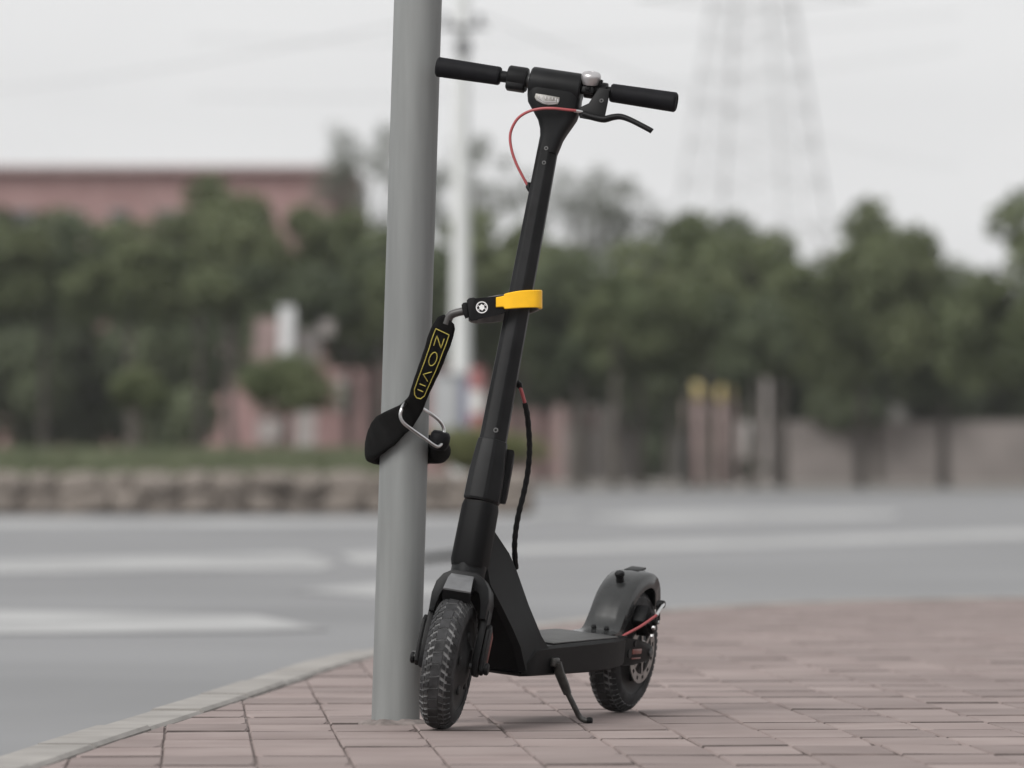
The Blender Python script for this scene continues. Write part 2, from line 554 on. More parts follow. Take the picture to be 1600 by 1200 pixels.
for k, (v_, y_, poly, dz, tilt) in enumerate(cells):
    if k < 300:
        c = sum(poly, Vector((0, 0))) / len(poly)
        bm = bmesh.new()
        add_paver(bm, poly, dz, tilt, c)
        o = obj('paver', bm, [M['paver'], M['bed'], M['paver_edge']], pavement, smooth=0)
        o.location = (c.x, c.y, 0)
    else:
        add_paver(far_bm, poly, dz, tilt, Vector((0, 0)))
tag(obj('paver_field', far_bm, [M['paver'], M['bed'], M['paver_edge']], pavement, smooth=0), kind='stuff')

# ------------------------------------------------------------------ the grey pole the scooter is locked to
POLE_R = 0.0440
POLE_Y = 11.272
pole_b = Vector(((618 - 800) / FPX * POLE_Y, POLE_Y, 0.0))
pole_t = P(653, 0, POLE_Y + 0.012)
pole_dir = (pole_t - pole_b).normalized()
def pole_at(z):
    return pole_b + pole_dir * ((z - pole_b.z) / pole_dir.z)
pole = empty('metal_pole', pole_b, 'thick grey galvanised metal pole standing in the pavement with the scooter locked to it', 'pole')
bm = bmesh.new()
add_tube(bm, [pole_dir * -0.1, pole_dir * 0.0, pole_dir * 1.3, pole_dir * 3.2], [POLE_R, POLE_R, POLE_R * 0.995, POLE_R * 0.97], 64, up=Vector((0, 1, 0)))
obj('shaft', bm, M['pole'], pole)
bm = bmesh.new()
add_tube(bm, [pole_dir * 3.2, pole_dir * 3.21, pole_dir * 3.23], [POLE_R * 1.04, POLE_R * 1.04, POLE_R * 0.7], 32, up=Vector((0, 1, 0)))
obj('cap', bm, M['iron'], pole)
bm = bmesh.new()
rm = random.Random(5)
nn = 40
rings = []
for h, rr in ((-0.012, 0.076), (0.001, 0.068), (0.004, 0.058), (0.007, POLE_R + 0.002), (0.009, POLE_R - 0.004)):
    rings.append([Vector((cos(2 * pi * k / nn) * rr * (1 + 0.16 * noise.noise(Vector((cos(2 * pi * k / nn) * 2, sin(2 * pi * k / nn) * 2, rr * 9)))),
                          sin(2 * pi * k / nn) * rr * (1 + 0.16 * noise.noise(Vector((sin(2 * pi * k / nn) * 2, 3, cos(2 * pi * k / nn) * 2)))),
                          h + 0.003 * noise.noise(Vector((k * 0.7, h * 90, 1))))) for k in range(nn)])
add_loft(bm, rings)
obj('mortar_collar', bm, M['mortar'], pole)

# ------------------------------------------------------------------ the scooter
psi, lam, rho, dlt = radians(22.9), radians(6.4), radians(12.2), radians(13.1)
Fv = Vector((-sin(psi), -cos(psi), 0))
Lv = Vector((cos(psi), -sin(psi), 0))
Zv = Vector((0, 0, 1))
L2 = Lv * cos(lam) - Zv * sin(lam)
U2 = Zv * cos(lam) + Lv * sin(lam)
BODY = Matrix((Fv, L2, U2)).transposed()            # columns forward, left, up
ORG = Vector((-0.1253, 11.0, 0.0))
R = 0.121
WB = 0.834
sv = Vector((-sin(rho), 0, cos(rho)))
fp = Vector((cos(rho), 0, sin(rho)))
lv = Vector((0, 1, 0))
fs = fp * cos(dlt) + lv * sin(dlt)
ls = lv * cos(dlt) - fp * sin(dlt)
STEER = Matrix.Translation((-0.012, 0, R)) @ Matrix((fs, ls, sv)).transposed().to_4x4()
scooter = empty('electric_scooter', ORG, 'black electric kick scooter leaning on its kickstand and locked to the grey pole', 'scooter', rot=BODY)
BODY4 = Matrix.Translation(ORG) @ BODY.to_4x4()
def to_body(w): return BODY4.inverted() @ Vector(w)
def to_steer(w): return (BODY4 @ STEER).inverted() @ Vector(w)
def steer_world(a, b, t): return BODY4 @ (STEER @ Vector((a, b, t)))
def on_plane(px, py, a):
    """steering-frame point on the plane at depth a in front of the stem axis, seen at a photo pixel"""
    m_ = (BODY4 @ STEER).inverted()
    o_ = m_ @ Vector((0, 0, EYE))
    d_ = (m_ @ P(px, py, 11.0)) - o_
    return o_ + d_ * ((a - o_.x) / d_.x)
V3 = lambda a, b, t: Vector((a, b, t))

def wheel(parent, centre, local, name='wheel', steer=False):
    """rim with hub > tyre; axis along local y"""
    c = Vector(centre)
    bm = bmesh.new()
    prof = [(0.018, -0.038), (0.030, -0.036), (0.042, -0.030), (0.058, -0.027), (0.078, -0.025), (0.084, -0.027), (0.086, -0.024), (0.084, -0.018),
            (0.084, 0.018), (0.086, 0.024), (0.084, 0.027), (0.078, 0.025), (0.058, 0.027), (0.042, 0.030), (0.030, 0.036), (0.018, 0.038)]
    add_lathe(bm, prof, c, (0, 1, 0), 64)
    for k in range(5):                   # round bosses on the hub faces
        an = 2 * pi * k / 5
        for sgn in (-1, 1):
            q = c + Vector((cos(an) * 0.051, sgn * 0.026, sin(an) * 0.051))
            add_cyl(bm, q, q + Vector((0, sgn * 0.006, 0)), 0.009, 12, bev=0.002)
    w = obj(name, bm, M['rim'], parent, local)
    # tyre
    bm = bmesh.new()
    prof = []
    RT, WT = R - 0.0032, 0.0295
    for k in range(17):
        an = -pi * 0.62 + 2 * pi * 0.62 * k / 16
        rr = 0.0905 + (RT - 0.0905) * max(cos(an), -0.25) ** 1.0 if cos(an) > 0 else 0.0905 + 0.022 * cos(an)
        yy = WT * (abs(sin(an)) ** 0.80) * (1 if an > 0 else -1)
        prof.append((rr, yy))
    add_lathe(bm, prof, c, (0, 1, 0), 96, close=True, mi=1)
    for f in bm.faces:                   # the sidewalls are clean, the grooves of the tread hold dust
        mid = f.calc_center_median() - c
        rr = sqrt(mid.x ** 2 + mid.z ** 2)
        f.material_index = 1 if rr > 0.109 else 0
    # tread blocks: two shoulder rows and three middle ribs, staggered
    def surf(y, lift):
        q = min(abs(y) / WT, 0.999) ** (1 / 0.80)
        an = math.asin(min(q, 1.0))
        return 0.0905 + (RT - 0.0905) * cos(an) + lift * cos(an * 0.7), y * (1 + 0.04 * lift / 0.003 * abs(q))
    rows = [(-0.0268, -0.0185, 50, 0.0, 0.64), (-0.0165, -0.0100, 50, 0.5, 0.60), (-0.0085, 0.0085, 34, 0.0, 0.90), (0.0100, 0.0165, 50, 0.2, 0.60), (0.0185, 0.0268, 50, 0.7, 0.64)]
    for (y0, y1, n, ph, fill) in rows:
        for k in range(n):
            a0 = 2 * pi * (k + ph) / n
            a1 = a0 + 2 * pi / n * fill
            sk = 0.035 if y0 < -0.007 else (-0.035 if y0 > 0.007 else 0.0)
            lo, hi = [], []
            for (y, an) in ((y0, a0), (y1, a0 + sk), (y1, a1 + sk), (y0, a1)):
                for lift, acc in ((-0.001, lo), (0.0024, hi)):
                    rr, yy = surf(y, lift)
                    acc.append(bm.verts.new(c + Vector((cos(an) * rr, yy, sin(an) * rr))))
            for f in (hi, ) + tuple((lo[q], lo[(q + 1) % 4], hi[(q + 1) % 4], hi[q]) for q in range(4)):
                fc = bm.faces.new(f)
                fc.material_index = 0 if f is hi else 1
    obj('tyre', bm, [M['tyre'], M['tyre_dust']], w, smooth=30)
    return w

# front wheel (turned with the bars)
FH = Matrix.Translation((0, 0, R)) @ Matrix((fs, ls, sv)).transposed().to_4x4()
wf = wheel(scooter, (0, 0, 0), FH)
bm = bmesh.new()
add_cyl(bm, (0, -0.066, 0), (0, 0.066, 0), 0.006, 16)
for sgn in (-1, 1):
    add_cyl(bm, (0, sgn * 0.056, 0), (0, sgn * 0.068, 0), 0.011, 6, bev=0.002)
obj('axle', bm, M['dark_steel'], wf)

# fork: crown over the tyre, an arm each side with a cover
bm = bmesh.new()
arch = [(-0.052, 0.085), (-0.0525, 0.118), (-0.048, 0.140), (-0.038, 0.155), (-0.022, 0.165), (0.022, 0.165), (0.038, 0.155), (0.048, 0.140), (0.0525, 0.118), (0.052, 0.085),
        (0.040, 0.085), (0.040, 0.118), (0.034, 0.132), (0.020, 0.139), (-0.020, 0.139), (-0.034, 0.132), (-0.040, 0.118), (-0.040, 0.085)]
add_prism(bm, arch, lambda x, y, h: V3(h, x, y - 0.004), -0.030, 0.034, bev=0.003)
add_cyl(bm, (0, 0, 0.150), (0, 0, 0.180), 0.031, 32, bev=0.003)
fork = obj('fork', bm, M['black_paint'], scooter, STEER)
for sgn in (-1, 1):
    bm = bmesh.new()
    arm = [(-0.018, 0.100), (0.020, 0.100), (0.024, 0.060), (0.030, 0.020), (0.030, -0.008), (0.022, -0.020), (0.002, -0.020), (-0.006, -0.008), (-0.006, 0.020), (-0.014, 0.060)]
    add_prism(bm, arm, lambda x, y, h: V3(x, sgn * h, y), 0.042, 0.054, bev=0.003)
    arm_o = obj('fork_arm', bm, M['plastic'], fork)
    bm = bmesh.new()
    cov = [(-0.010, 0.064), (0.008, 0.076), (0.020, 0.066), (0.026, 0.020), (0.024, -0.010), (0.012, -0.017), (0.000, -0.010), (-0.004, 0.020)]
    add_prism(bm, cov, lambda x, y, h: V3(x, sgn * h, y), 0.0545, 0.063, bev=0.003)
    obj('arm_cover', bm, M['plastic'], fork)
    bm = bmesh.new()
    add_prism(bm, [(-0.010, 0.056), (0.000, 0.064), (0.000, 0.000), (-0.003, 0.000)], lambda x, y, h: V3(x, sgn * h, y), 0.060, 0.0645, bev=0.0008)
    obj('reflector', bm, M['red_reflector'], fork)
    bm = bmesh.new()
    add_cyl(bm, V3(0.012, sgn * 0.063, -0.004), V3(0.012, sgn * 0.071, -0.004), 0.011, 20, bev=0.002)
    obj('axle_cap', bm, M['plastic'], fork)
# the short guard that juts forward over the tyre
bm = bmesh.new()
ri = []
for (aa, tt, hw) in ((0.030, 0.150, 0.020), (0.048, 0.149, 0.0215), (0.062, 0.139, 0.0235), (0.075, 0.118, 0.0255)):
    ri.append([V3(aa - 0.004, -hw, tt - 0.030), V3(aa, -hw, tt - 0.002), V3(aa + 0.001, -hw + 0.003, tt), V3(aa + 0.001, hw - 0.003, tt), V3(aa, hw, tt - 0.002), V3(aa - 0.004, hw, tt - 0.030)])
ri[-1] = [V3(p.x - 0.006 if k in (0, 5) else p.x, p.y, p.z if k not in (0, 5) else p.z + 0.012) for k, p in enumerate(ri[-1])]
add_loft(bm, ri)
gd = obj('front_guard', bm, M['frame_paint'], fork, smooth=25)
bm = bmesh.new()
ri = []
for (aa, tt, hw) in ((0.031, 0.1508, 0.0185), (0.048, 0.1500, 0.0205), (0.062, 0.1402, 0.0225), (0.0765, 0.1182, 0.0250)):
    ri.append([V3(aa - 0.001, -hw, tt - 0.0015), V3(aa + 0.0012, -hw, tt + 0.0010), V3(aa + 0.0012, hw, tt + 0.0010), V3(aa - 0.001, hw, tt - 0.0015)])
add_loft(bm, ri)
obj('guard_face', bm, M['guard_lit'], gd, smooth=25)

# frame: head tube, the broad neck behind it and the hollow deck
bm = bmesh.new()
rings = []
for (t, w, d) in ((0.172, 0.058, 0.060), (0.182, 0.062, 0.064), (0.282, 0.060, 0.062), (0.291, 0.057, 0.058)):
    rings.append([Vector((-0.012, 0, R)) + fp * y + lv * x + sv * t for x, y in rrect(w, d, 0.020, 4)])
add_loft(bm, rings)
# neck: sections from the head tube down to the deck; front edge and rear edge in the u-w plane
nk = [  # front u,w   rear u,w   half width front/rear
    ((-0.052, 0.350), (-0.083, 0.384), 0.016, 0.014),
    ((-0.055, 0.320), (-0.112, 0.362), 0.022, 0.019),
    ((-0.056, 0.285), (-0.174, 0.3195), 0.030, 0.026),
    ((-0.058, 0.262), (-0.2036, 0.287), 0.036, 0.032),
    ((-0.098, 0.218), (-0.243, 0.224), 0.050, 0.046),
    ((-0.126, 0.184), (-0.255, 0.195), 0.060, 0.058),
    ((-0.152, 0.150), (-0.264, 0.172), 0.068, 0.068),
    ((-0.176, 0.106), (-0.290, 0.150), 0.073, 0.0745),
]
rings = []
for (fu, fw), (ru, rw), hf, hr in nk:
    a, b = Vector((fu, 0, fw)), Vector((ru, 0, rw))
    c8 = 0.010
    dd = (b - a).normalized()
    rings.append([a + lv * (hf - c8), a + dd * c8 + lv * hf, b - dd * c8 + lv * hr, b + lv * (hr - c8), b - lv * (hr - c8), b - dd * c8 - lv * hr, a + dd * c8 - lv * hf, a - lv * (hf - c8)])
add_loft(bm, rings)
frame = obj('frame', bm, M['frame_paint'], scooter, smooth=32)
bm = bmesh.new()
deck = []
for (u, w0, w1, hw) in ((-0.178, 0.102, 0.108, 0.066), (-0.190, 0.097, 0.128, 0.073), (-0.225, 0.0965, 0.149, 0.075), (-0.300, 0.096, 0.1515, 0.0755), (-0.520, 0.095, 0.1540, 0.0755), (-0.610, 0.096, 0.1550, 0.0730), (-0.672, 0.099, 0.1550, 0.0650), (-0.690, 0.104, 0.1545, 0.0610)):
    c8 = 0.005
    deck.append([V3(u, hw, w0 + c8), V3(u, hw, w1 - c8), V3(u, hw - c8, w1), V3(u, -hw + c8, w1), V3(u, -hw, w1 - c8), V3(u, -hw, w0 + c8), V3(u, -hw + 0.012, w0), V3(u, hw - 0.012, w0)])
add_loft(bm, deck)
deck_o = obj('deck', bm, M['frame_paint'], scooter, smooth=32)
bm = bmesh.new()
add_prism(bm, [(-0.318, -0.066), (-0.640, -0.064), (-0.650, -0.054), (-0.650, 0.054), (-0.640, 0.064), (-0.318, 0.066)], lambda x, y, h: V3(x, y, 0.1545 + h + (x + 0.56) * -0.008), 0.0002, 0.0026, bev=0.0008)
obj('deck_mat', bm, M['mat_rubber'], deck_o)
for sgn in (-1, 1):                      # arms that carry the rear axle
    bm = bmesh.new()
    arm = [(-0.660, 0.1535), (-0.700, 0.153), (-0.745, 0.150), (-0.800, 0.143), (-0.846, 0.134), (-0.856, 0.121), (-0.846, 0.109), (-0.800, 0.105), (-0.740, 0.101), (-0.690, 0.1005), (-0.660, 0.1015)]
    add_prism(bm, arm, lambda x, y, h: V3(x, sgn * (h - max(0, -0.68 - x) * 0.045), y), 0.050, 0.0625, bev=0.004)
    ra = obj('rear_arm', bm, M['frame_paint'], deck_o)
    bm = bmesh.new()
    add_box(bm, (-0.752, sgn * 0.0595, 0.1265), (0.046, 0.004, 0.010), 0.0015)
    add_box(bm, (-0.752, sgn * 0.0593, 0.1135), (0.046, 0.003, 0.003), 0.001)
    obj('rear_reflector', bm, M['red_reflector'], deck_o)
    bm = bmesh.new()
    add_cyl(bm, (-0.712, sgn * 0.057, 0.124), (-0.712, sgn * 0.0632, 0.124), 0.009, 20, bev=0.001)
    add_cyl(bm, (-0.738, sgn * 0.057, 0.1415), (-0.738, sgn * 0.0622, 0.1415), 0.006, 16, bev=0.001)
    obj('bolt', bm, M['plastic'], deck_o)

# rear wheel with brake disc and caliper
wr = wheel(scooter, (0, 0, 0), Matrix.Translation((-WB, 0, R)))
bm = bmesh.new()
add_cyl(bm, (0, -0.056, 0), (0, 0.056, 0), 0.006, 16)
for sgn in (-1, 1):
    add_cyl(bm, (0, sgn * 0.0535, 0), (0, sgn * 0.0585, 0), 0.009, 6, bev=0.0015)
obj('axle', bm, M['dark_steel'], wr)
bm = bmesh.new()                         # disc: a ring with slots on six spokes
N = 72
yd = 0.0385
def disc_ring(r0, r1, holes):
    for k in range(N):
        if holes and k % 6 in (2, 3): continue
        a0, a1 = 2 * pi * k / N, 2 * pi * (k + 1) / N
        q = []
        for (rr, an) in ((r0, a0), (r1, a0), (r1, a1), (r0, a1)):
            q.append((rr * cos(an), rr * sin(an)))
        vv = [[bm.verts.new((x, yd + d, z)) for x, z in q] for d in (-0.001, 0.001)]
        bm.faces.new(vv[0]); bm.faces.new(vv[1])
        for e in range(4): bm.faces.new((vv[0][e], vv[0][(e + 1) % 4], vv[1][(e + 1) % 4], vv[1][e]))
disc_ring(0.054, 0.060, False)
disc_ring(0.047, 0.054, True)
disc_ring(0.042, 0.047, False)
for k in range(6):
    an = 2 * pi * k / 6 + 0.3
    rot = Matrix.Rotation(-an, 3, 'Y')
    add_box(bm, rot @ Vector((0.031, yd, 0)), (0.026, 0.002, 0.007), 0, rot)
add_cyl(bm, (0, yd - 0.004, 0), (0, yd + 0.003, 0), 0.022, 24, bev=0.001)
obj('brake_disc', bm, M['disc'], wr, smooth=30)
bm = bmesh.new()
cal = Vector((0.040, 0.050, 0.062))
rot = Matrix.Rotation(radians(-38), 3, 'Y')
add_box(bm, cal, (0.052, 0.030, 0.040), 0.006, rot)
add_box(bm, cal + rot @ Vector((-0.004, 0.016, -0.001)), (0.034, 0.014, 0.030), 0.005, rot)
add_cyl(bm, cal + Vector((0.004, 0.018, 0.003)), cal + Vector((0.004, 0.030, 0.003)), 0.009, 20, bev=0.002)
add_box(bm, cal + Vector((-0.014, 0.023, 0.018)), (0.008, 0.006, 0.034), 0.002, Matrix.Rotation(radians(22), 3, 'Y'))
add_cyl(bm, cal + Vector((-0.020, 0.017, 0.034)), cal + Vector((-0.020, 0.032, 0.034)), 0.0075, 16, bev=0.0015)
caliper = obj('brake_caliper', bm, M['plastic'], wr)
bm = bmesh.new()
for (dx, dz) in ((0.016, -0.010), (-0.002, 0.000), (0.020, -0.026)):
    q = cal + Vector((dx, 0.026, dz))
    add_cyl(bm, q, q + Vector((0, 0.006, 0)), 0.0042, 6, bev=0.001)
add_cyl(bm, cal + Vector((-0.018, 0.031, 0.034)), cal + Vector((0.004, 0.031, 0.022)), 0.0028, 10)
obj('bolt', bm, M['steel'], caliper)
# brake cable end, out of the deck and up to the caliper
bm = bmesh.new()
hubw = Vector((-WB, 0, R))
c0, c1 = Vector((-0.700, 0.050, 0.156)), hubw + cal + Vector((0.014, 0.031, 0.014))
add_tube(bm, smooth_path([c0 + Vector((0.012, 0, -0.010)), c0, c0.lerp(c1, 0.5) + Vector((0, 0.001, -0.0015)), c1], 6), 0.0027, 12)
rc = obj('rear_brake_cable', bm, M['red_cable'], scooter)
bm = bmesh.new()
add_tube(bm, [c1, c1.lerp(hubw + cal + Vector((-0.014, 0.031, 0.034)), 0.6), hubw + cal + Vector((-0.018, 0.031, 0.036))], [0.0036, 0.0026, 0.002], 12)
obj('cable_ferrule', bm, M['steel'], rc)
bm = bmesh.new()
add_box(bm, c0 + Vector((0.002, 0, -0.0015)), (0.022, 0.012, 0.005), 0.002)
obj('cable_grommet', bm, M['plastic'], rc)

# rear mudguard
bm = bmesh.new()
gpts = smooth_path([(-0.655, 0.1575, 0), (-0.682, 0.1585, 0), (-0.703, 0.1615, 0), (-0.718, 0.174, 0), (-0.735, 0.200, 0), (-0.757, 0.2295, 0), (-0.786, 0.252, 0), (-0.820, 0.266, 0), (-0.854, 0.2705, 0), (-0.884, 0.263, 0), (-0.905, 0.240, 0), (-0.913, 0.205, 0)], 2)
path = [(p.x, p.y, 0) for p in gpts]
rings = []
for i, (u, w, s1) in enumerate(path):
    q0 = Vector(path[max(i - 1, 0)][:2]); q1 = Vector(path[min(i + 1, len(path) - 1)][:2])
    t = (q1 - q0).normalized()
    nr = Vector((t.y, -t.x))
    if nr.dot(Vector((u + WB, w - R))) < 0: nr = -nr
    if i < 4: nr = Vector((0, 1))
    k = min(max((i - 2) / 6, 0), 1)
    hw = 0.0385 - 0.002 * k
    sk = 0.004 + 0.024 * k
    th = 0.003
    def at(r_, v): return V3(u + nr.x * r_, v, w + nr.y * r_)
    rings.append([at(-sk, hw), at(-0.003 * k, hw), at(0.000, hw - 0.0025), at(0.003 * k, hw * 0.55), at(0.004 * k, 0), at(0.003 * k, -hw * 0.55), at(0.000, -hw + 0.0025), at(-0.003 * k, -hw), at(-sk, -hw),
                  at(-sk, -hw + th), at(-0.006 * k - th, -hw + th), at(-th - 0.001, 0), at(-0.006 * k - th, hw - th), at(-sk, hw - th)])
add_loft(bm, rings)
guard = obj('rear_mudguard', bm, M['fender'], scooter, smooth=40)
for v in (-0.013, 0.013):
    bm = bmesh.new()
    q = V3(-0.7045, v, 0.1655)
    ax = Vector((0.62, 0, 0.78)).normalized()
    add_cyl(bm, q - ax * 0.004, q + ax * 0.0030, 0.0052, 6, bev=0.001)
    obj('bolt', bm, M['plastic'], guard)
bm = bmesh.new()
q = V3(-0.780, 0.0, 0.254)
ax = Vector((0.35, 0, 0.94)).normalized()
add_cyl(bm, q - ax * 0.004, q + ax * 0.008, 0.0075, 20)
add_cyl(bm, q + ax * 0.008, q + ax * 0.018, 0.0095, 20, bev=0.0025)
obj('hook_knob', bm, M['plastic'], guard)
bm = bmesh.new()
add_box(bm, V3(-0.852, 0, 0.2740), (0.040, 0.030, 0.004), 0.0015, Matrix.Rotation(radians(8), 3, 'Y'))
obj('rubber_pad', bm, M['plastic'], guard)

# kickstand
bm = bmesh.new()
add_box(bm, (-0.305, 0.079, 0.122), (0.026, 0.010, 0.016), 0.003)
add_tube(bm, [(-0.307, 0.083, 0.122), (-0.313, 0.086, 0.104), (-0.326, 0.094, 0.080), (-0.332, 0.099, 0.066)], [0.0085, 0.0115, 0.0105, 0.0085], 12, rb=[0.007, 0.0085, 0.008, 0.007])
ks = obj('kickstand', bm, M['stand'], scooter)
foot = to_body((0.126, 11.272, 0.0055))
tip = to_body((0.1425, 11.268, 0.0052))
bm = bmesh.new()
add_tube(bm, smooth_path([(-0.330, 0.098, 0.070), Vector((-0.330, 0.098, 0.070)).lerp(foot, 0.55), foot + Vector((0.0012, -0.003, 0.006)), foot.lerp(tip, 0.45), tip], 5), 0.0052, 12)
obj('stand_leg', bm, M['stand'], ks)
bm = bmesh.new()
add_tube(bm, [foot.lerp(tip, 0.7), tip, tip + (tip - foot).normalized() * 0.004], [0.006, 0.0066, 0.005], 12)
obj('stand_foot', bm, M['plastic'], ks)

# stem (steering frame): collar of the folding joint and the tapering post
OCT = [(-0.27, 0.5), (0.17, 0.5), (0.5, 0.12), (0.5, -0.27), (0.29, -0.5), (-0.29, -0.5), (-0.5, -0.27), (-0.5, 0.27)]
def oct_ring(t, w, d, db=0.0, bev=0.12):
    pts = []
    n = len(OCT)
    for k in range(n):
        p, pr, nx = Vector(OCT[k]), Vector(OCT[k - 1]), Vector(OCT[(k + 1) % n])
        for q in (p.lerp(pr, bev), p.lerp(nx, bev)):
            pts.append(V3(q.y * d, q.x * w + db, t))
    return pts
bm = bmesh.new()
add_loft(bm, [oct_ring(t, w, d) for t, w, d in ((0.398, 0.0475, 0.050), (0.420, 0.0465, 0.049), (0.55, 0.0435, 0.046), (0.66, 0.0410, 0.044), (0.80, 0.0385, 0.041), (0.972, 0.0350, 0.038))])
stem = obj('stem', bm, M['black_paint'], scooter, STEER, smooth=20)
bm = bmesh.new()
add_loft(bm, [oct_ring(t, w, d) for t, w, d in ((0.2935, 0.0600, 0.062), (0.297, 0.0630, 0.065), (0.345, 0.0610, 0.063), (0.392, 0.0535, 0.056), (0.4045, 0.0505, 0.053), (0.4055, 0.0480, 0.050))])
collar = obj('folding_collar', bm, M['black_paint'], stem, smooth=20)
bm = bmesh.new()
add_prism(bm, [(0.300, -0.030), (0.300, -0.040), (0.312, -0.047), (0.375, -0.044), (0.392, -0.038), (0.398, -0.026)], lambda x, y, h: V3(y + 0.006, h, x), -0.010, 0.0385, bev=0.003)
obj('folding_latch', bm, M['plastic'], collar)
def screw(p, nrm, r=0.0042, parent=None):
    bm = bmesh.new()
    nrm = Vector(nrm).normalized()
    add_lathe(bm, [(r * 0.55, -0.001), (r * 0.55, 0.0002), (r * 0.6, 0.0012), (r, 0.0012), (r * 1.1, 0.0002), (r * 1.1, -0.002)], p, nrm, 20)
    return obj('screw', bm, M['dark_steel'], parent, smooth=30)
screw(V3(0.0243, 0.006, 0.4215), (1, 0, 0), parent=stem)
screw(V3(0.0192, 0.000, 0.945), (1, 0, 0), 0.0035, stem)
screw(V3(0.0196, 0.001, 0.918), (1, 0, 0), 0.0035, stem)

# head: barrel across the bar, flowing down into the stem
bm = bmesh.new()
rings = []
for (t, b0, b1, d) in ((0.940, -0.0178, 0.0178, 0.038), (0.957, -0.0165, 0.0215, 0.040), (0.968, -0.0170, 0.0235, 0.042), (0.982, -0.0200, 0.0290, 0.044), (0.996, -0.0260, 0.0355, 0.047), (1.010, -0.0370, 0.0415, 0.051),
                       (1.026, -0.0500, 0.0440, 0.055), (1.040, -0.0540, 0.0440, 0.058), (1.052, -0.0535, 0.0425, 0.059)):
    w, cb = b1 - b0, (b0 + b1) / 2
    rings.append([V3(y, x + cb, t) for x, y in rrect(w, d, min(w, d) * 0.30, 4)])
add_loft(bm, rings)
head = obj('head_housing', bm, M['black_paint'], stem, smooth=35)
bm = bmesh.new()
bc = 1.0640
prof = []
add_lathe(bm, [(0.020, -0.0535), (0.0270, -0.0530), (0.0295, -0.0505), (0.0300, -0.045), (0.0300, 0.034), (0.0295, 0.0395), (0.0270, 0.0420), (0.020, 0.0425)], V3(0.002, 0, bc), (0, 1, 0), 48)
obj('head_barrel', bm, M['black_paint'], head, smooth=35)
# badge on the front of the head
def badge_pt(x, y, h):                   # x along the bar, y along the stem
    return V3(0.0292 + h + 0.020 * (y - 0.0) - 0.0005 * (abs(x) / 0.022) ** 2, x - 0.013, 1.0315 + y)
bm = bmesh.new()
shield = [(-0.0225, 0.0085), (0.0, 0.0080), (0.0215, 0.0075), (0.0225, 0.0010), (0.0205, -0.0055), (0.0040, -0.0095), (-0.0060, -0.0090), (-0.0195, -0.0040), (-0.0235, 0.0010)]
add_prism(bm, shield, badge_pt, -0.004, 0.0012, bev=0.0007)
badge = obj('badge', bm, M['badge'], head, smooth=30)
bm = bmesh.new()                         # raised relief: a wing-like double chevron and a row of short strokes
def bar(p, q, w=0.0010):
    add_tube(bm, [badge_pt(*p, 0.0013), badge_pt(*q, 0.0013)], w, 6)
for pts in ([(-0.0165, 0.0010), (-0.004, -0.0050), (0.0170, -0.0015)], [(-0.0190, -0.0020), (-0.004, -0.0076), (0.0180, -0.0045)]):
    for p, q in zip(pts, pts[1:]): bar(p, q)
for k in range(6):
    x = -0.016 + k * 0.0062
    bar((x, 0.0060 - 0.0002 * k), (x + 0.0006, 0.0020 - 0.0006 * (k % 3)), 0.0009)
bar((0.0190, 0.0040), (0.0205, -0.0020), 0.0012)
obj('badge_relief', bm, M['bell'], badge)

# handlebar with grips, throttle, bell, lever
TB = 1.0677
bm = bmesh.new()
add_tube(bm, [V3(0.002, -0.225, TB), V3(0.002, 0.212, TB)], 0.0105, 24, up=Vector((0, 0, 1)))
hb = obj('handlebar', bm, M['black_paint'], stem)
def grip(b0, b1):
    bm = bmesh.new()
    n = 44
    prof = []
    sg = 1 if b1 > b0 else -1
    L = abs(b1 - b0)
    for k in range(n + 1):
        x = L * k / n
        r = 0.0168 + 0.0014 * (x / L)
        if 0.006 < x < L - 0.010: r += 0.0002 * (1 if k % 2 else -1)     # fine ribs
        if x <= 0.0: r = 0.0150
        prof.append((r, sg * x))
    prof += [(0.0178, sg * (L + 0.0015)), (0.0150, sg * (L + 0.0042)), (0.0120, sg * (L + 0.0040)), (0.0112, sg * (L + 0.0020)), (0.003, sg * (L + 0.0020))]
    add_lathe(bm, prof, V3(0.002, b0, TB), (0, 1, 0), 40)
    return obj('grip', bm, M['grip'], hb, smooth=40)
grip(-0.1105, -0.2250)
grip(0.0945, 0.2120)
bm = bmesh.new()                         # throttle ring and its thumb paddle housing
add_lathe(bm, [(0.013, -0.0965), (0.0205, -0.0960), (0.0225, -0.0935), (0.0225, -0.0640), (0.0210, -0.0605), (0.013, -0.0600)], V3(0.002, 0, TB), (0, 1, 0), 40)
add_prism(bm, rrect(0.026, 0.030, 0.007), lambda x, y, h: V3(0.006 + y, h, TB - 0.012 + x * 0.9), -0.0955, -0.0625, bev=0.002)
obj('throttle', bm, M['plastic'], hb)
bm = bmesh.new()
add_cyl(bm, V3(0.002, -0.062, TB), V3(0.002, -0.050, TB), 0.0130, 24)
obj('bar_sleeve', bm, M['dark_steel'], hb)
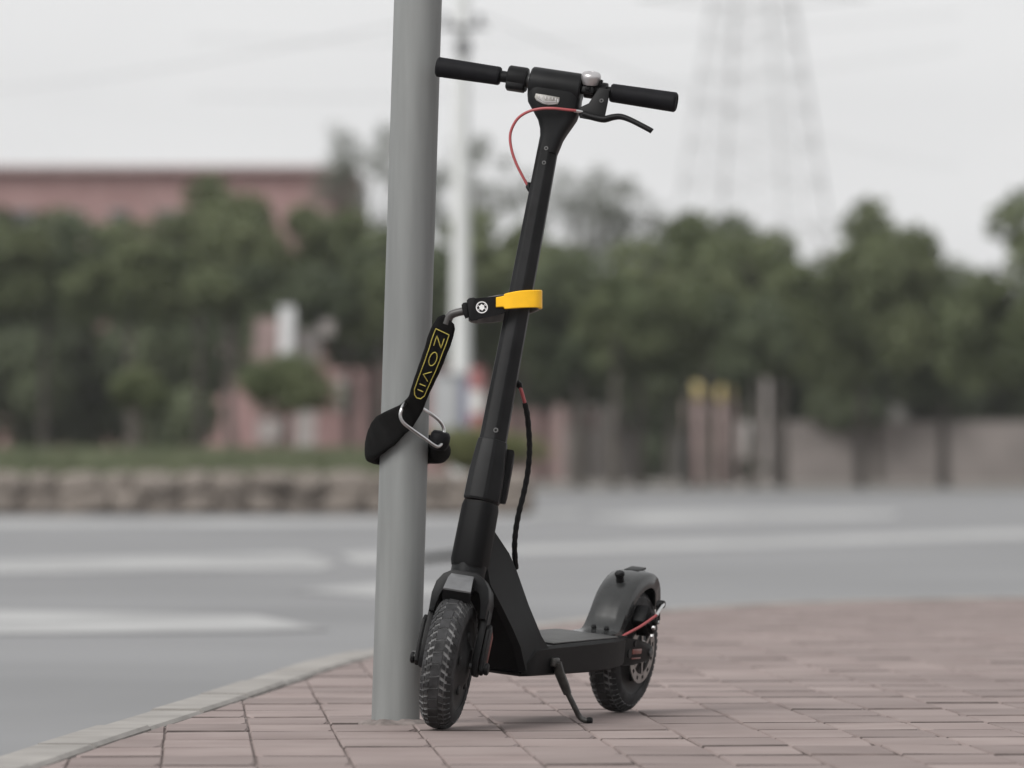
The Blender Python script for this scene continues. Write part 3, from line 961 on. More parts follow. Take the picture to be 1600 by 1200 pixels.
# bell
bell_ax = Vector((0.42, -0.05, 0.91)).normalized()
bell_c = on_plane(923, 131, 0.016)
bm = bmesh.new()
add_lathe(bm, [(0.0125, -0.001), (0.0150, 0.000), (0.0165, 0.004), (0.0178, 0.011), (0.0178, 0.0150), (0.0168, 0.0188), (0.0140, 0.0212), (0.0100, 0.0222), (0.0062, 0.0224), (0.0052, 0.0212), (0.0030, 0.0205), (0.0006, 0.0204)], bell_c, bell_ax, 40)
bell = obj('bell', bm, M['bell'], hb, smooth=40)
bm = bmesh.new()
add_lathe(bm, [(0.012, -0.0125), (0.012, 0.012), (0.0162, 0.0122), (0.0162, -0.0125)], V3(0.002, 0.060, TB), (0, 1, 0), 24, close=True)
add_cyl(bm, bell_c - bell_ax * 0.016, bell_c + bell_ax * 0.003, 0.0090, 20)
add_box(bm, on_plane(919, 141, 0.020), (0.016, 0.022, 0.012), 0.003)
add_cyl(bm, on_plane(915, 139, 0.024), on_plane(922, 139, 0.030), 0.004, 12)
obj('bell_clamp', bm, M['plastic'], bell)
bm = bmesh.new()
h0 = bell_c + Vector((0.004, 0.015, 0.001))
add_tube(bm, [h0, h0 + Vector((0.002, 0.004, 0.004)), h0 + Vector((0.003, 0.0055, 0.008))], [0.0035, 0.0030, 0.0026], 10)
obj('bell_striker', bm, M['plastic'], bell)
# brake lever: clamp, bracket, blade
bm = bmesh.new()
add_lathe(bm, [(0.0106, 0.071), (0.0158, 0.071), (0.0162, 0.073), (0.0162, 0.085), (0.0158, 0.087), (0.0106, 0.087)], V3(0.002, 0, TB), (0, 1, 0), 28, close=True)
fr = 0.022
def lp(px, py, a): return on_plane(px, py, a)
outline = [(936, 137), (953, 140), (950, 160), (945, 184), (938, 190), (906, 184), (903, 174), (907, 167), (920, 161), (927, 150)]
a_ = [bm.verts.new(lp(x, y, 0.010)) for x, y in outline]
b_ = [bm.verts.new(lp(x, y, 0.024)) for x, y in outline]
fcs = [bm.faces.new((a_[k], a_[(k + 1) % len(a_)], b_[(k + 1) % len(a_)], b_[k])) for k in range(len(a_))]
f1 = bm.faces.new(list(reversed(a_))); f2 = bm.faces.new(b_)
bmesh.ops.recalc_face_normals(bm, faces=fcs + [f1, f2])
bmesh.ops.bevel(bm, geom=list(f1.edges) + list(f2.edges), offset=0.002, segments=2, affect='EDGES', profile=0.5)
bracket = obj('lever_bracket', bm, M['plastic'], hb, smooth=35)
bm = bmesh.new()
pts = [lp(912, 178, 0.019), lp(928, 183, 0.021), lp(944, 186, 0.023), lp(957, 183, 0.026), lp(970, 182, 0.030), lp(985, 187, 0.034), lp(1003, 196, 0.038), lp(1016, 203, 0.040), lp(1019, 205, 0.040)]
add_tube(bm, smooth_path(pts, 5), [0.0078 - 0.0022 * min(max(k - 10, 0) / 16, 1) - (0, 0.0002, 0.0006, 0.0013, 0.0024, 0.0042)[max(0, k - 35)] for k in range(41)], 14, rb=[0.0062 - 0.0012 * min(max(k - 10, 0) / 16, 1) for k in range(41)])
obj('brake_lever', bm, M['plastic'], bracket)
q = lp(940, 157, 0.0245)
sc_ = screw(q, (1, 0, 0), 0.0036, bracket)
# front loop of the brake cable: lever, round in front of the head, into the stem
bm = bmesh.new()
cp = [lp(900, 172.5, 0.030), lp(885, 171, 0.036), lp(865, 169, 0.040), lp(845, 169.5, 0.039), lp(826, 174, 0.034), lp(810, 184, 0.027), lp(800, 200, 0.020), lp(797, 216, 0.016), lp(800, 236, 0.012), lp(807, 256, 0.008), lp(817, 276, 0.004), lp(827, 294, 0.0)]
add_tube(bm, smooth_path(cp, 6), 0.0026, 12)
rc = obj('brake_cable', bm, M['red_cable'], stem)
bm = bmesh.new()
add_tube(bm, [lp(897, 172.5, 0.030), lp(903, 173.2, 0.027), lp(911, 175, 0.020)], [0.0031, 0.0034, 0.0034], 12)
obj('cable_ferrule', bm, M['steel'], rc)
bm = bmesh.new()
g = lp(827, 292, 0.0)
add_tube(bm, [g + V3(0, -0.003, 0.008), g + V3(0, -0.002, 0), g + V3(0, 0.003, -0.007)], [0.0036, 0.0048, 0.004], 12)
obj('cable_grommet', bm, M['plastic'], rc)
# lower loop: out of the stem's side and down into the neck, wrapped in spiral tube
def bp(px, py, v):                       # scooter-body point at sideways offset v seen at a pixel
    m_ = BODY4.inverted()
    o_ = m_ @ Vector((0, 0, EYE)); d_ = (m_ @ P(px, py, 11.0)) - o_
    return o_ + d_ * ((v - o_.y) / d_.y)
l0 = [bp(810, 600, 0.016), bp(815, 612, 0.022), bp(820, 630, 0.027)]
l1 = [bp(820, 629, 0.027), bp(824, 650, 0.031), bp(827, 685, 0.034), bp(827, 712, 0.035), bp(824, 742, 0.034), bp(818, 772, 0.032), bp(811, 800, 0.030), bp(806, 828, 0.028), bp(804, 856, 0.026), bp(806, 888, 0.022)]
bm = bmesh.new()
add_tube(bm, smooth_path(l0, 5), 0.0034, 12)
lc = obj('loom_cable', bm, M['red_cable'], scooter)
bm = bmesh.new()
pth = smooth_path(l1, 16)
add_tube(bm, pth, [0.0050 + (0.0004 if (k // 4) % 2 else -0.0002) for k in range(len(pth))], 12)
obj('spiral_wrap', bm, M['plastic'], lc, smooth=25)
bm = bmesh.new()
add_tube(bm, [bp(806, 596, 0.010), bp(811, 601, 0.017), bp(813, 606, 0.019)], [0.005, 0.006, 0.0045], 12)
obj('cable_grommet', bm, M['plastic'], lc)

# ------------------------------------------------------------------ the strap lock
lock_o = P(690, 560, 11.15)
lock = empty('strap_lock', lock_o, 'black fabric strap lock with yellow clip tying the scooter stem to the pole', 'lock')
LO = Matrix.Translation(-lock_o)
def lk(px, py, Y): return P(px, py, Y) - lock_o
def ribbon(bm, centres, wdirs, ndirs, widths, thick, seg=14, sup=0.75, mi=0):
    rings = []
    for c, w, n, wd, th in zip(centres, wdirs, ndirs, widths, thick):
        ring = []
        for k in range(seg):
            an = 2 * pi * k / seg
            ca, sa = cos(an), sin(an)
            ring.append(c + w * (wd / 2 * math.copysign(abs(ca) ** sup, ca)) + n * (th / 2 * math.copysign(abs(sa) ** sup, sa)))
        rings.append(ring)
    add_loft(bm, rings, mi=mi)
    return rings
# sleeve: from the buckle down to the pole, then round the pole to the ring's knob
cen, wdr, ndr, wid, thk = [], [], [], [], []
def ctr(px, py, Y, wpx, th, tilt):
    cen.append(lk(px, py, Y)); wid.append(wpx * 11.1 / FPX); thk.append(th)
    wdr.append(Vector((cos(tilt), 0.0, sin(tilt))).normalized())
    ndr.append(Vector((0, -1, 0)))
ctr(702, 499, 11.080, 22, 0.016, radians(-45))
ctr(697, 506, 11.083, 33, 0.018, radians(-34))
ctr(690, 522, 11.090, 38, 0.019, radians(-24))
ctr(682, 545, 11.100, 37, 0.019, radians(-20))
ctr(673, 570, 11.115, 35, 0.018, radians(-20))
ctr(664, 592, 11.135, 33, 0.017, radians(-21))
ctr(656, 612, 11.155, 30, 0.016, radians(-24))
ctr(649, 630, 11.175, 30, 0.016, radians(-29))
NLOGO = 7
# on the pole: wound down to the left, round the back and out on the right
for (an, py, wpx, th) in ((2, 650, 40, 0.017), (-18, 661, 48, 0.017), (-38, 673, 56, 0.018), (-62, 688, 54, 0.021), (-90, 703, 37, 0.024), (-120, 709, 34, 0.022), (-150, 706, 46, 0.018), (-180, 706, 46, 0.018), (-210, 704, 46, 0.018), (-238, 702, 46, 0.018)):
    a_ = radians(an)
    z = EYE + (HOR - py) / FPX * 11.27
    pc = pole_at(z)
    rad = Vector((sin(a_), -cos(a_), 0))
    rr = POLE_R + th / 2 + (0.004 if -120 < an < -50 else 0.001)
    cen.append(pc + rad * rr - lock_o)
    wid.append(wpx * 11.2 / FPX); thk.append(th)
    tang = Vector((-cos(a_), -sin(a_), 0))
    k = max(0.0, 1 - max(abs(an) - 30, 0) / 75)
    slope = 0.85 * k
    wd = (Vector((0, 0, 1)) + tang * slope).normalized()
    if wd.z < 0: wd = -wd
    # keep the width direction continuous with the upper part (which runs left to right)
    wdr.append(-wd if wdr[-1].dot(wd) < 0 else wd)
    ndr.append(rad)
# interpolate
def interp(vals, sub=5):
    if isinstance(vals[0], Vector): return smooth_path(vals, sub)
    return [v.x for v in smooth_path([(x, 0, 0) for x in vals], sub)]
SUB = 5
cenS, wdrS, ndrS, widS, thkS = interp(cen, SUB), [v.normalized() for v in interp(wdr, SUB)], [v.normalized() for v in interp(ndr, SUB)], interp(wid, SUB), interp(thk, SUB)
bm = bmesh.new()
for i in range(len(cenS)):               # creases of the cloth over the chain inside
    cr_ = 1 + 0.05 * noise.noise(Vector((i * 0.35, 2.0, 0)))
    widS[i] *= cr_
    thkS[i] *= 1 + 0.22 * noise.noise(Vector((i * 0.5, 7.0, 0)))
ribbon(bm, cenS, wdrS, ndrS, widS, thkS, 20, 0.7)
sleeve = obj('strap', bm, M['fabric'], lock, smooth=60)
# embroidered frame and word, sewn on the face of the strap
def sew(s_, x):                          # s_: 0..1 along the printed stretch, x: -1..1 across
    f_ = (1.72 + s_ * (NLOGO - 0.35 - 1.72)) * SUB
    i = int(f_); t = f_ - i
    c = cenS[i].lerp(cenS[i + 1], t); w = wdrS[i].lerp(wdrS[i + 1], t).normalized(); n = ndrS[i].lerp(ndrS[i + 1], t)
    wd = widS[i] * (1 - t) + widS[i + 1] * t
    th = thkS[i] * (1 - t) + thkS[i + 1] * t
    xx = max(-0.93, min(0.93, x))
    ca = abs(xx) ** (1 / 0.7)
    h = th / 2 * (max(0.0, 1 - ca * ca)) ** 0.35
    return c + w * (xx * wd / 2) + n * (h + 0.0004)
def stitch(bm, pts, r=0.00080):
    q = []
    for (s0, x0), (s1, x1) in zip(pts, pts[1:]):
        m_ = max(2, int(abs(s1 - s0) * 30) + 1, int(abs(x1 - x0) * 8) + 1)
        for k in range(m_): q.append(sew(s0 + (s1 - s0) * k / m_, x0 + (x1 - x0) * k / m_))
    q.append(sew(*pts[-1]))
    add_tube(bm, q, r, 6)
XL, XR = -0.60, 0.62
bm = bmesh.new()
stitch(bm, [(0.02, XL), (0.02, XR)], 0.0009)
stitch(bm, [(0.02, XR), (0.90, XR), (0.97, 0.35), (0.985, -0.10), (0.95, -0.42), (0.87, XL), (0.02, XL)], 0.0009)
obj('embroidered_border', bm, M['thread'], sleeve)
# letters read down the strap: their tops point to the right-hand edge
def glyph(strokes, s0, ls_, xb=-0.30, xt=0.34):
    bm = bmesh.new()
    for st in strokes:
        stitch(bm, [(s0 + gx * ls_, xb + gy * (xt - xb)) for gx, gy in st], 0.0009)
    obj('embroidered_letter', bm, M['thread'], sleeve)
LET = {'Z': [[(0, 1), (1, 1), (0, 0), (1, 0)]],
       'O': [[(0.5 + 0.5 * cos(a * pi / 6), 0.5 + 0.5 * sin(a * pi / 6)) for a in range(13)]],
       'V': [[(0, 1), (0.5, 0), (1, 1)]], 'I': [[(0, 0), (0, 1)]]}
for ch, s0, w_ in (('Z', 0.105, 0.13), ('O', 0.305, 0.17), ('V', 0.545, 0.14), ('I', 0.76, 0.1), ('I', 0.85, 0.1)):
    glyph(LET[ch], s0, w_)
# short stiff lead from the sleeve into the buckle
bm = bmesh.new()
add_tube(bm, smooth_path([lk(698, 506, 11.081), lk(703, 494, 11.078), lk(712, 489, 11.075), lk(726, 486, 11.072)], 5), 0.0095, 16, rb=0.007)
obj('lead', bm, M['lead_grey'], lock)
# buckle: flat body, stepped shoulder; axes along the body (ub), up (vb), toward the camera (-Y)
ang = radians(7.5)
ub = Vector((cos(ang), 0.0, sin(ang)))
vb = Vector((-sin(ang), 0.0, cos(ang)))
def bk(x, y, h, c=lk(755, 481, 11.0665)): return c + ub * (x * 11.07 / FPX) + vb * (y * 11.07 / FPX) + Vector((0, -1, 0)) * h
bm = bmesh.new()
body = [(-24, 15), (-20, 18), (-12, 18), (-10, 15), (24, 15), (34, 14), (34, -12), (22, -14), (-10, -15), (-12, -18), (-22, -18), (-24, -15)]
add_prism(bm, body, bk, -0.007, 0.007, bev=0.0015)
add_prism(bm, [(-33, 9), (-30, 12), (-24, 12), (-24, -12), (-30, -13), (-31, -5), (-33, -3)], bk, -0.008, 0.004, bev=0.0015)
buckle = obj('buckle', bm, M['plastic'], lock)
bm = bmesh.new()
ec = (0, 0)
def ring2(r0, r1, n=40, h0=0.0068, h1=0.0074, rr=None):
    for k in range(n):
        q = []
        a0, a1 = 2 * pi * k / n, 2 * pi * (k + 1) / n
        q = [(r0 * cos(a0), r0 * sin(a0)), (r1 * cos(a0), r1 * sin(a0)), (r1 * cos(a1), r1 * sin(a1)), (r0 * cos(a1), r0 * sin(a1))]
        vv = [[bm.verts.new(bk(x - 2, y + 1, h)) for x, y in q] for h in (h0, h1)]
        bm.faces.new(vv[1])
        for e in range(4): bm.faces.new((vv[0][e], vv[0][(e + 1) % 4], vv[1][(e + 1) % 4], vv[1][e]))
ring2(7.7, 9.3)
# a small crest inside the ring: a maned head in silhouette
crest = []
for k in range(24):
    an = 2 * pi * k / 24 + pi / 2
    r_ = 4.1 + (1.3 if k % 4 == 0 else -0.2 if k % 4 == 2 else 0.3)
    crest.append((r_ * cos(an) * 0.95 - 2, r_ * sin(an) + 1))
add_prism(bm, crest, bk, 0.0066, 0.0074)
for (x0, y0, an) in ((-5.6, 3.2, 60), (5.6, 3.2, -60), (-5.6, -3.2, -60), (5.6, -3.2, 60)):
    rot_ = Matrix.Rotation(radians(an), 2)
    q = [rot_ @ Vector(v) for v in ((-1.7, -0.5), (1.7, -0.5), (1.7, 0.5), (-1.7, 0.5))]
    add_prism(bm, [(x0 + v.x - 2, y0 + v.y + 1) for v in q], bk, 0.0066, 0.0074)
obj('emblem', bm, M['white_print'], buckle, smooth=0)
# yellow clip: tongue on the buckle, round the front and the far side of the stem
def band(bm, pts, hts, dzs, th):
    rings = []
    n = len(pts)
    for i in range(n):
        d = (pts[min(i + 1, n - 1)] - pts[max(i - 1, 0)])
        d.z = 0
        d.normalize()
        nr = Vector((d.y, -d.x, 0))
        upv = Vector((0, 0, 1))
        h, t2 = hts[i] / 2, th / 2
        c = pts[i]
        b_ = min(0.0014, t2 * 0.7)
        rings.append([c + upv * (h - b_) + nr * t2, c + upv * h + nr * (t2 - b_), c + upv * h - nr * (t2 - b_), c + upv * (h - b_) - nr * t2,
                      c - upv * (h - b_) - nr * t2, c - upv * h - nr * (t2 - b_), c - upv * h + nr * (t2 - b_), c - upv * (h - b_) + nr * t2])
    add_loft(bm, rings)
bm = bmesh.new()
yp = [lk(775, 472.5, 11.0575), lk(787, 471, 11.0572), lk(788.5, 471, 11.0570), lk(798, 469.5, 11.0565), lk(812, 467.8, 11.0575), lk(826, 467, 11.0600), lk(836, 466.8, 11.0640), lk(842, 467, 11.0700), lk(845, 467.5, 11.0790), lk(845.5, 468, 11.0900), lk(844.5, 468.5, 11.1050), lk(842, 469, 11.1180)]
yh = [15.5, 17.5, 23.5, 25.5, 27, 27.5, 27.5, 28, 29, 29.5, 29.5, 28]
band(bm, smooth_path(yp, 3), [h * 11.07 / FPX for h in interp(yh, 3)], None, 0.0042)
obj('clip', bm, M['yellow'], lock, smooth=40)
# back half of the clasp: behind the stem and back to the buckle
bm = bmesh.new()
gp = [lk(843, 470, 11.112), lk(836, 473, 11.130), lk(820, 477, 11.142), lk(800, 480, 11.142), lk(785, 481, 11.132), lk(765, 484, 11.112), lk(742, 487, 11.088), lk(734, 488, 11.078)]
band(bm, smooth_path(gp, 4), [h * 11.07 / FPX for h in interp([27, 29, 32, 38, 42, 41, 36, 28], 4)], None, 0.006)
obj('clasp', bm, M['lock_grey'], lock, smooth=40)
bm = bmesh.new()
add_tube(bm, smooth_path([lk(664, 706, 11.322), lk(680, 707, 11.306), lk(688, 705, 11.286), lk(687, 697, 11.255), lk(687, 690, 11.235)], 5), [0.020, 0.020, 0.021, 0.021, 0.021, 0.021, 0.021, 0.021, 0.021, 0.020, 0.0195, 0.019, 0.018, 0.017, 0.016, 0.015, 0.014, 0.013, 0.012, 0.011, 0.009], 18)
obj('strap_end', bm, M['fabric'], lock, smooth=60)
# wire ring the strap passes through, closed by a knob on the strap's end
bm = bmesh.new()
rg = [(628, 638, 11.168), (625.5, 650, 11.166), (630, 660, 11.168), (642, 670, 11.176), (662, 684, 11.190), (680, 696.5, 11.204), (687, 696.5, 11.210), (691, 690, 11.216), (693.5, 677, 11.224), (692.5, 667, 11.224), (686, 657, 11.218), (672, 646, 11.210), (658, 637, 11.208), (645, 630, 11.206), (634, 629, 11.190)]
add_tube(bm, smooth_path([lk(*q) for q in rg], 5, closed=True), 0.0031, 12, closed=True)
obj('wire_ring', bm, M['steel'], lock)
bm = bmesh.new()
kc = lk(687, 687, 11.228)
kax = Vector((0.25, -0.15, 1)).normalized()
add_lathe(bm, [(0.006, -0.019), (0.0145, -0.017), (0.0180, -0.010), (0.0190, 0.0), (0.0180, 0.009), (0.0145, 0.0145), (0.006, 0.016)], kc, kax, 28)
obj('end_knob', bm, M['grip'], lock, smooth=50)

# ------------------------------------------------------------------ planter across the road
planter = empty('stone_planter', (-4.0, 76.0, ROAD), 'long low planter wall of rough brown stones across the road', 'planter')
px_r = 0.02                              # right-hand end
bm = bmesh.new()
add_box(bm, (-5.9 + px_r / 2 + 0.0 + 4.0, 76.2 - 76.0, 0.20), (11.3, 8.6, 0.40))
obj('planter_core', bm, M['soil'], planter, smooth=0)
rs = random.Random(21)
variants = []
for k in range(5):
    bm = bmesh.new()
    bmesh.ops.create_icosphere(bm, subdivisions=2, radius=0.5)
    sd = rs.uniform(0, 90)
    for v in bm.verts:
        q = v.co.copy()
        m_ = max(abs(q.x), abs(q.y), abs(q.z))
        q = q * (0.25 + 0.75 * 0.5 / m_) if m_ else q
        v.co = q * (1 + 0.16 * noise.noise(q * 3 + Vector((sd, 0, 0))))
    bmesh.ops.recalc_face_normals(bm, faces=bm.faces)
    me = bpy.data.meshes.new('stone')
    bm.to_mesh(me); bm.free()
    me.materials.append(M['stone'])
    variants.append(me)
for row, (z0, h) in enumerate(((0.0, 0.26), (0.25, 0.22))):
    x = -11.6 + row * 0.22
    while x < px_r + 0.1:
        w = rs.uniform(0.34, 0.62)
        o = link_mesh('stone', rs.choice(variants), None, planter)
        o.location = (x + w / 2 + 4.0, 71.75 - 76.0 + rs.uniform(-0.05, 0.06), z0 + h / 2)
        o.rotation_euler = (rs.uniform(-0.2, 0.2), rs.uniform(-0.1, 0.1), rs.choice((0, pi)) + rs.uniform(-0.2, 0.2))
        o.scale = (w * 1.12, rs.uniform(0.4, 0.6), h * rs.uniform(1.15, 1.35))
        x += w
def blades(name, n, fx, h, seed, material, w=0.02):
    r_ = random.Random(seed)
    verts, faces = [], []
    for k in range(n):
        x, y, z = fx(r_)
        a = r_.uniform(0, pi * 2); hh = h * r_.uniform(0.5, 1.3)
        dx, dy = cos(a) * w, sin(a) * w
        lx, ly = r_.uniform(-0.5, 0.5) * hh, r_.uniform(-0.5, 0.5) * hh
        i = len(verts)
        verts += [(x - dx, y - dy, z), (x + dx, y + dy, z), (x + lx, y + ly, z + hh)]
        faces.append((i, i + 1, i + 2))
    me = bpy.data.meshes.new(name)
    me.from_pydata(verts, [], faces)
    return link_mesh(name, me, material)
g = blades('planter_grass', 42000, lambda r_: (lambda x, y: (x, y, ROAD + 0.40 + 0.22 * min(1, (y - 72.0) / 2.0) + 0.03 * noise.noise(Vector((x, y, 0)))))(r_.uniform(-11.4, -1.2), r_.uniform(72.0, 79.5)), 0.16, 4, M['grass'], 0.022)
tag(g, 'short green grass growing on top of the stone planter', 'grass', kind='stuff')

# ------------------------------------------------------------------ trees and shrubs
def leaf_mesh(name, n, lobes, size, seed, material, shell=0.55):
    """leaf-sized bent quads spread through a crown made of many uneven lobes"""
    r_ = random.Random(seed)
    tot = [l[3] ** 2 for l in lobes]
    verts, faces = [], []
    for k in range(n):
        c = r_.choices(lobes, weights=tot)[0]
        d = Vector((r_.gauss(0, 1), r_.gauss(0, 1), r_.gauss(0, 1))).normalized()
        rad = c[3] * (shell + (1 - shell) * r_.random() ** 0.6) * (1 + 0.35 * noise.noise(d * 2.3 + Vector(c[:3]) * 3))
        p = Vector(c[:3]) + Vector((d.x, d.y, d.z * c[4])) * rad
        nrm = (d * 0.8 + Vector((r_.gauss(0, 0.6), r_.gauss(0, 0.6), 0.5 + r_.gauss(0, 0.6)))).normalized()
        x, y = frame_of(nrm, Vector((r_.gauss(0, 1), r_.gauss(0, 1), r_.gauss(0, 1))).normalized())
        s_ = size * r_.uniform(0.6, 1.35)
        i = len(verts)
        verts += [p - x * s_ * 0.5, p + y * s_ * 0.34 + nrm * s_ * 0.06, p + x * s_ * 0.5, p - y * s_ * 0.34 + nrm * s_ * 0.06]
        faces.append((i, i + 1, i + 2, i + 3))
    me = bpy.data.meshes.new(name)
    me.from_pydata([tuple(v) for v in verts], [], faces)
    me.materials.append(material)
    return me
def make_lobes(seed, n, spread, rmin, rmax, zlow=-0.8, flat=0.85):
    r_ = random.Random(seed)
    out = []
    while len(out) < n:
        p = Vector((r_.uniform(-1, 1), r_.uniform(-1, 1), r_.uniform(zlow, 1)))
        if p.length > 1: continue
        out.append((p.x * spread, p.y * spread, p.z * spread, r_.uniform(rmin, rmax), flat))
    return out
CROWN = {   # unit-sized crowns (radius about 1), scaled per tree
    'dense': [leaf_mesh('crown', 9000, make_lobes(s_, 24, 0.78, 0.20, 0.40), 0.105, s_, M['leaf']) for s_ in (1, 2, 3)],
    'dark': [leaf_mesh('crown', 9000, make_lobes(s_, 22, 0.78, 0.22, 0.42), 0.11, s_, M['leaf_dark']) for s_ in (4, 5)],
    'sparse': [leaf_mesh('crown', 3600, make_lobes(s_, 34, 0.90, 0.14, 0.32), 0.060, s_, M['leaf_grey'], 0.10) for s_ in (6, 7)],
    'topiary': [leaf_mesh('crown', 7000, make_lobes(8, 16, 0.55, 0.35, 0.5), 0.085, 8, M['leaf'])],
    'hedge': [leaf_mesh('crown', 10000, make_lobes(9, 26, 0.6, 0.3, 0.5), 0.08, 9, M['leaf_hedge'])],
}
def tree(name, px, base_py, top_py, low_py, half_px, Y, kind, vi, label, group=None, trunk_w=0.13, zbase=0.0, lean=0.0, depth=None, cat='tree'):
    x = (px - 800) / FPX * Y
    top = EYE + (HOR - top_py) / FPX * Y
    low = EYE + (HOR - low_py) / FPX * Y
    hw = half_px / FPX * Y
    root = empty(name, (x, Y, zbase), label, cat, group)
    cz = (top + low) / 2 - zbase
    cr_ = link_mesh('crown' if cat == 'tree' else 'foliage', CROWN[kind][vi % len(CROWN[kind])], None, root)
    cr_.location = (0, 0, cz)
    cr_.scale = (hw, depth or hw * 0.9, (top - low) / 2)
    cr_.rotation_euler = (0, 0, vi * 1.7)
    cr_.rotation_euler = (0, 0, (vi % 4) * 0.15)
    bm = bmesh.new()
    r_ = random.Random(int(px) + vi)
    p = [Vector((lean * k + r_.uniform(-0.04, 0.04) * (k > 0), r_.uniform(-0.04, 0.04), cz * 1.02 * k / 5)) for k in range(6)]
    add_tube(bm, smooth_path(p, 2), [trunk_w * (1.15 - 0.9 * k / 10) for k in range(11)], 10)
    for k in range(9 if kind == 'sparse' else 6):       # limbs
        an = r_.uniform(0, 2 * pi)
        st = p[3].lerp(p[5], r_.random() * 0.9)
        en = Vector((cos(an) * hw * r_.uniform(0.4, 0.75), sin(an) * hw * r_.uniform(0.3, 0.6), cz + (top - low) / 2 * r_.uniform(-0.1, 0.78)))
        md = st.lerp(en, 0.5) + Vector((0, 0, 0.12 * hw))
        q = smooth_path([st, md, en], 3)
        add_tube(bm, q, [trunk_w * 0.42 * (1 - 0.8 * j / (len(q) - 1)) for j in range(len(q))], 6)
    obj('trunk' if cat == 'tree' else 'stem', bm, M['bark'], root)
    return root
G = 'trees in a row beyond the far side of the road'
T = [
    (360, 400, 520, 90, 122, 'dense', 'low pale green tree filling the gap left of the small round clipped tree'),
    (600, 405, 545, 85, 121, 'dense', 'low green tree partly hidden behind the grey pole'),
    (960, 420, 590, 95, 120, 'dense', 'low wide green tree with drooping foliage right of the scooter stem'),
    (1105, 400, 600, 80, 121, 'dense', 'low green tree with its foliage just over the gate pillars'),
    (1178, 430, 610, 75, 120, 'dark', 'low dark tree at the right, beyond the right gate pillar'),
    (-60, 320, 525, 150, 124, 'dense', 'bushy tree at the far left end of the row'),
    (70, 285, 525, 150, 127, 'dark', 'dark bushy tree, second from the left end of the row'),
    (205, 335, 520, 125, 124, 'dense', 'green bushy tree left of the red building, third from the left end'),
    (312, 262, 515, 120, 128, 'dense', 'green tree standing just left of the red building corner'),
    (420, 296, 520, 135, 126, 'dense', 'broad green tree standing before the red building'),
    (468, 385, 545, 105, 121, 'dark', 'low dark tree behind the small round clipped tree'),
    (545, 318, 545, 125, 128, 'dense', 'green tree seen just left of the grey pole'),
    (650, 345, 560, 120, 124, 'dark', 'dark tree behind the grey pole'),
    (745, 318, 570, 118, 127, 'dense', 'green tree just right of the white utility pole'),
    (815, 340, 585, 118, 125, 'dense', 'green tree behind the scooter stem'),
    (905, 372, 605, 130, 122, 'dark', 'dark rounded tree just right of the scooter stem'),
    (1000, 362, 610, 135, 124, 'dense', 'green tree between the scooter and the two gate pillars'),
    (1078, 322, 604, 125, 127, 'dense', 'tree with its crown right above the left gate pillar'),
    (1135, 280, 606, 112, 131, 'dark', 'tallest dark rounded tree of the row, above the right gate pillar'),
    (1222, 352, 615, 110, 124, 'dense', 'green tree right of the gate pillars'),
    (1345, 300, 640, 135, 126, 'dense', 'wide green tree, third from the right end of the row'),
    (1475, 385, 640, 120, 129, 'dark', 'dark tree, second from the right end of the row'),
    (1620, 285, 640, 170, 125, 'dense', 'green tree at the far right end of the row'),
]
for i, (px, tp, lo, hf, Y, kd, lb) in enumerate(T):
    tree('leafy_tree', px, 765, tp, lo, hf, Y, kd, i, lb, G, 0.11)
BACK = [(-10, 430, 'at the far left end'), (90, 420, 'second from the left end'), (190, 430, 'before the left of the brick building'), (300, 410, 'before the right of the brick building'), (440, 400, 'behind the pale hut'), (590, 410, 'just left of the grey pole'),
        (720, 420, 'behind the white utility pole'), (850, 430, 'behind the scooter stem'), (960, 440, 'above the pale boundary wall'), (1050, 430, 'just left of the gate pillars'),
        (1150, 430, 'just right of the gate pillars'), (1250, 440, 'above the left half of the long grey wall'), (1370, 430, 'above the middle of the long grey wall'),
        (1500, 430, 'above the right half of the long grey wall'), (1620, 430, 'at the far right')]
for i, (px, tp, where) in enumerate(BACK):
    lo = 720 if px < 350 else 560 if px < 480 else 585 if px < 800 else 650 if px < 1200 else 690
    tree('dark_tree', px, 765, tp, lo, 125, 152 + (i % 3) * 2, 'dark', i, 'dark tree of the rear row ' + where, 'dark trees of the rear row', 0.10)
for i, (px, tp, lo, hf, Y, lb) in enumerate([
        (575, 180, 400, 105, 156, 'thin wispy grey green tree sticking up left of the grey pole'),
        (738, 205, 420, 105, 157, 'thin wispy grey green tree sticking up behind the white utility pole'),
        (912, 248, 430, 92, 158, 'thin airy grey green tree sticking up close right of the scooter stem'),
        (972, 272, 430, 80, 160, 'shorter airy grey green tree between the scooter stem and the pylon')]):
    tree('wispy_tree', px, 760, tp, lo, hf, Y, 'sparse', i, lb, 'thin trees rising above the row', 0.08)
tree('clipped_tree', 446, 712, 530, 668, 102, 78, 'topiary', 0, 'small round clipped tree on the stone planter', None, 0.075, ROAD + 0.38)
tree('clipped_tree', 215, 712, 555, 655, 62, 78.4, 'topiary', 1, 'small round clipped tree on the planter beyond the left edge of the photo', None, 0.07, ROAD + 0.38)
def shrub(name, px0, px1, top, low, Y, kind, lb, zb=0.0, depth=0.6):
    return tree(name, (px0 + px1) / 2, low, top, low, (px1 - px0) / 2, Y, kind, 1, lb, None, 0.04, zb, depth=depth, cat='shrub')
shrub('clipped_shrub', 640, 860, 646, 750, 74.5, 'hedge', 'low yellow green clipped shrub on the planter behind the scooter stem', ROAD + 0.38, 0.9)
shrub('dark_shrub', 960, 1090, 545, 760, 167, 'dark', 'tall dark shrub filling the gap left of the gate pillars', 0.0, 1.2)
shrub('dark_shrub', 1070, 1215, 535, 760, 169, 'dark', 'tall dark shrub behind the two gate pillars', 0.0, 1.2)
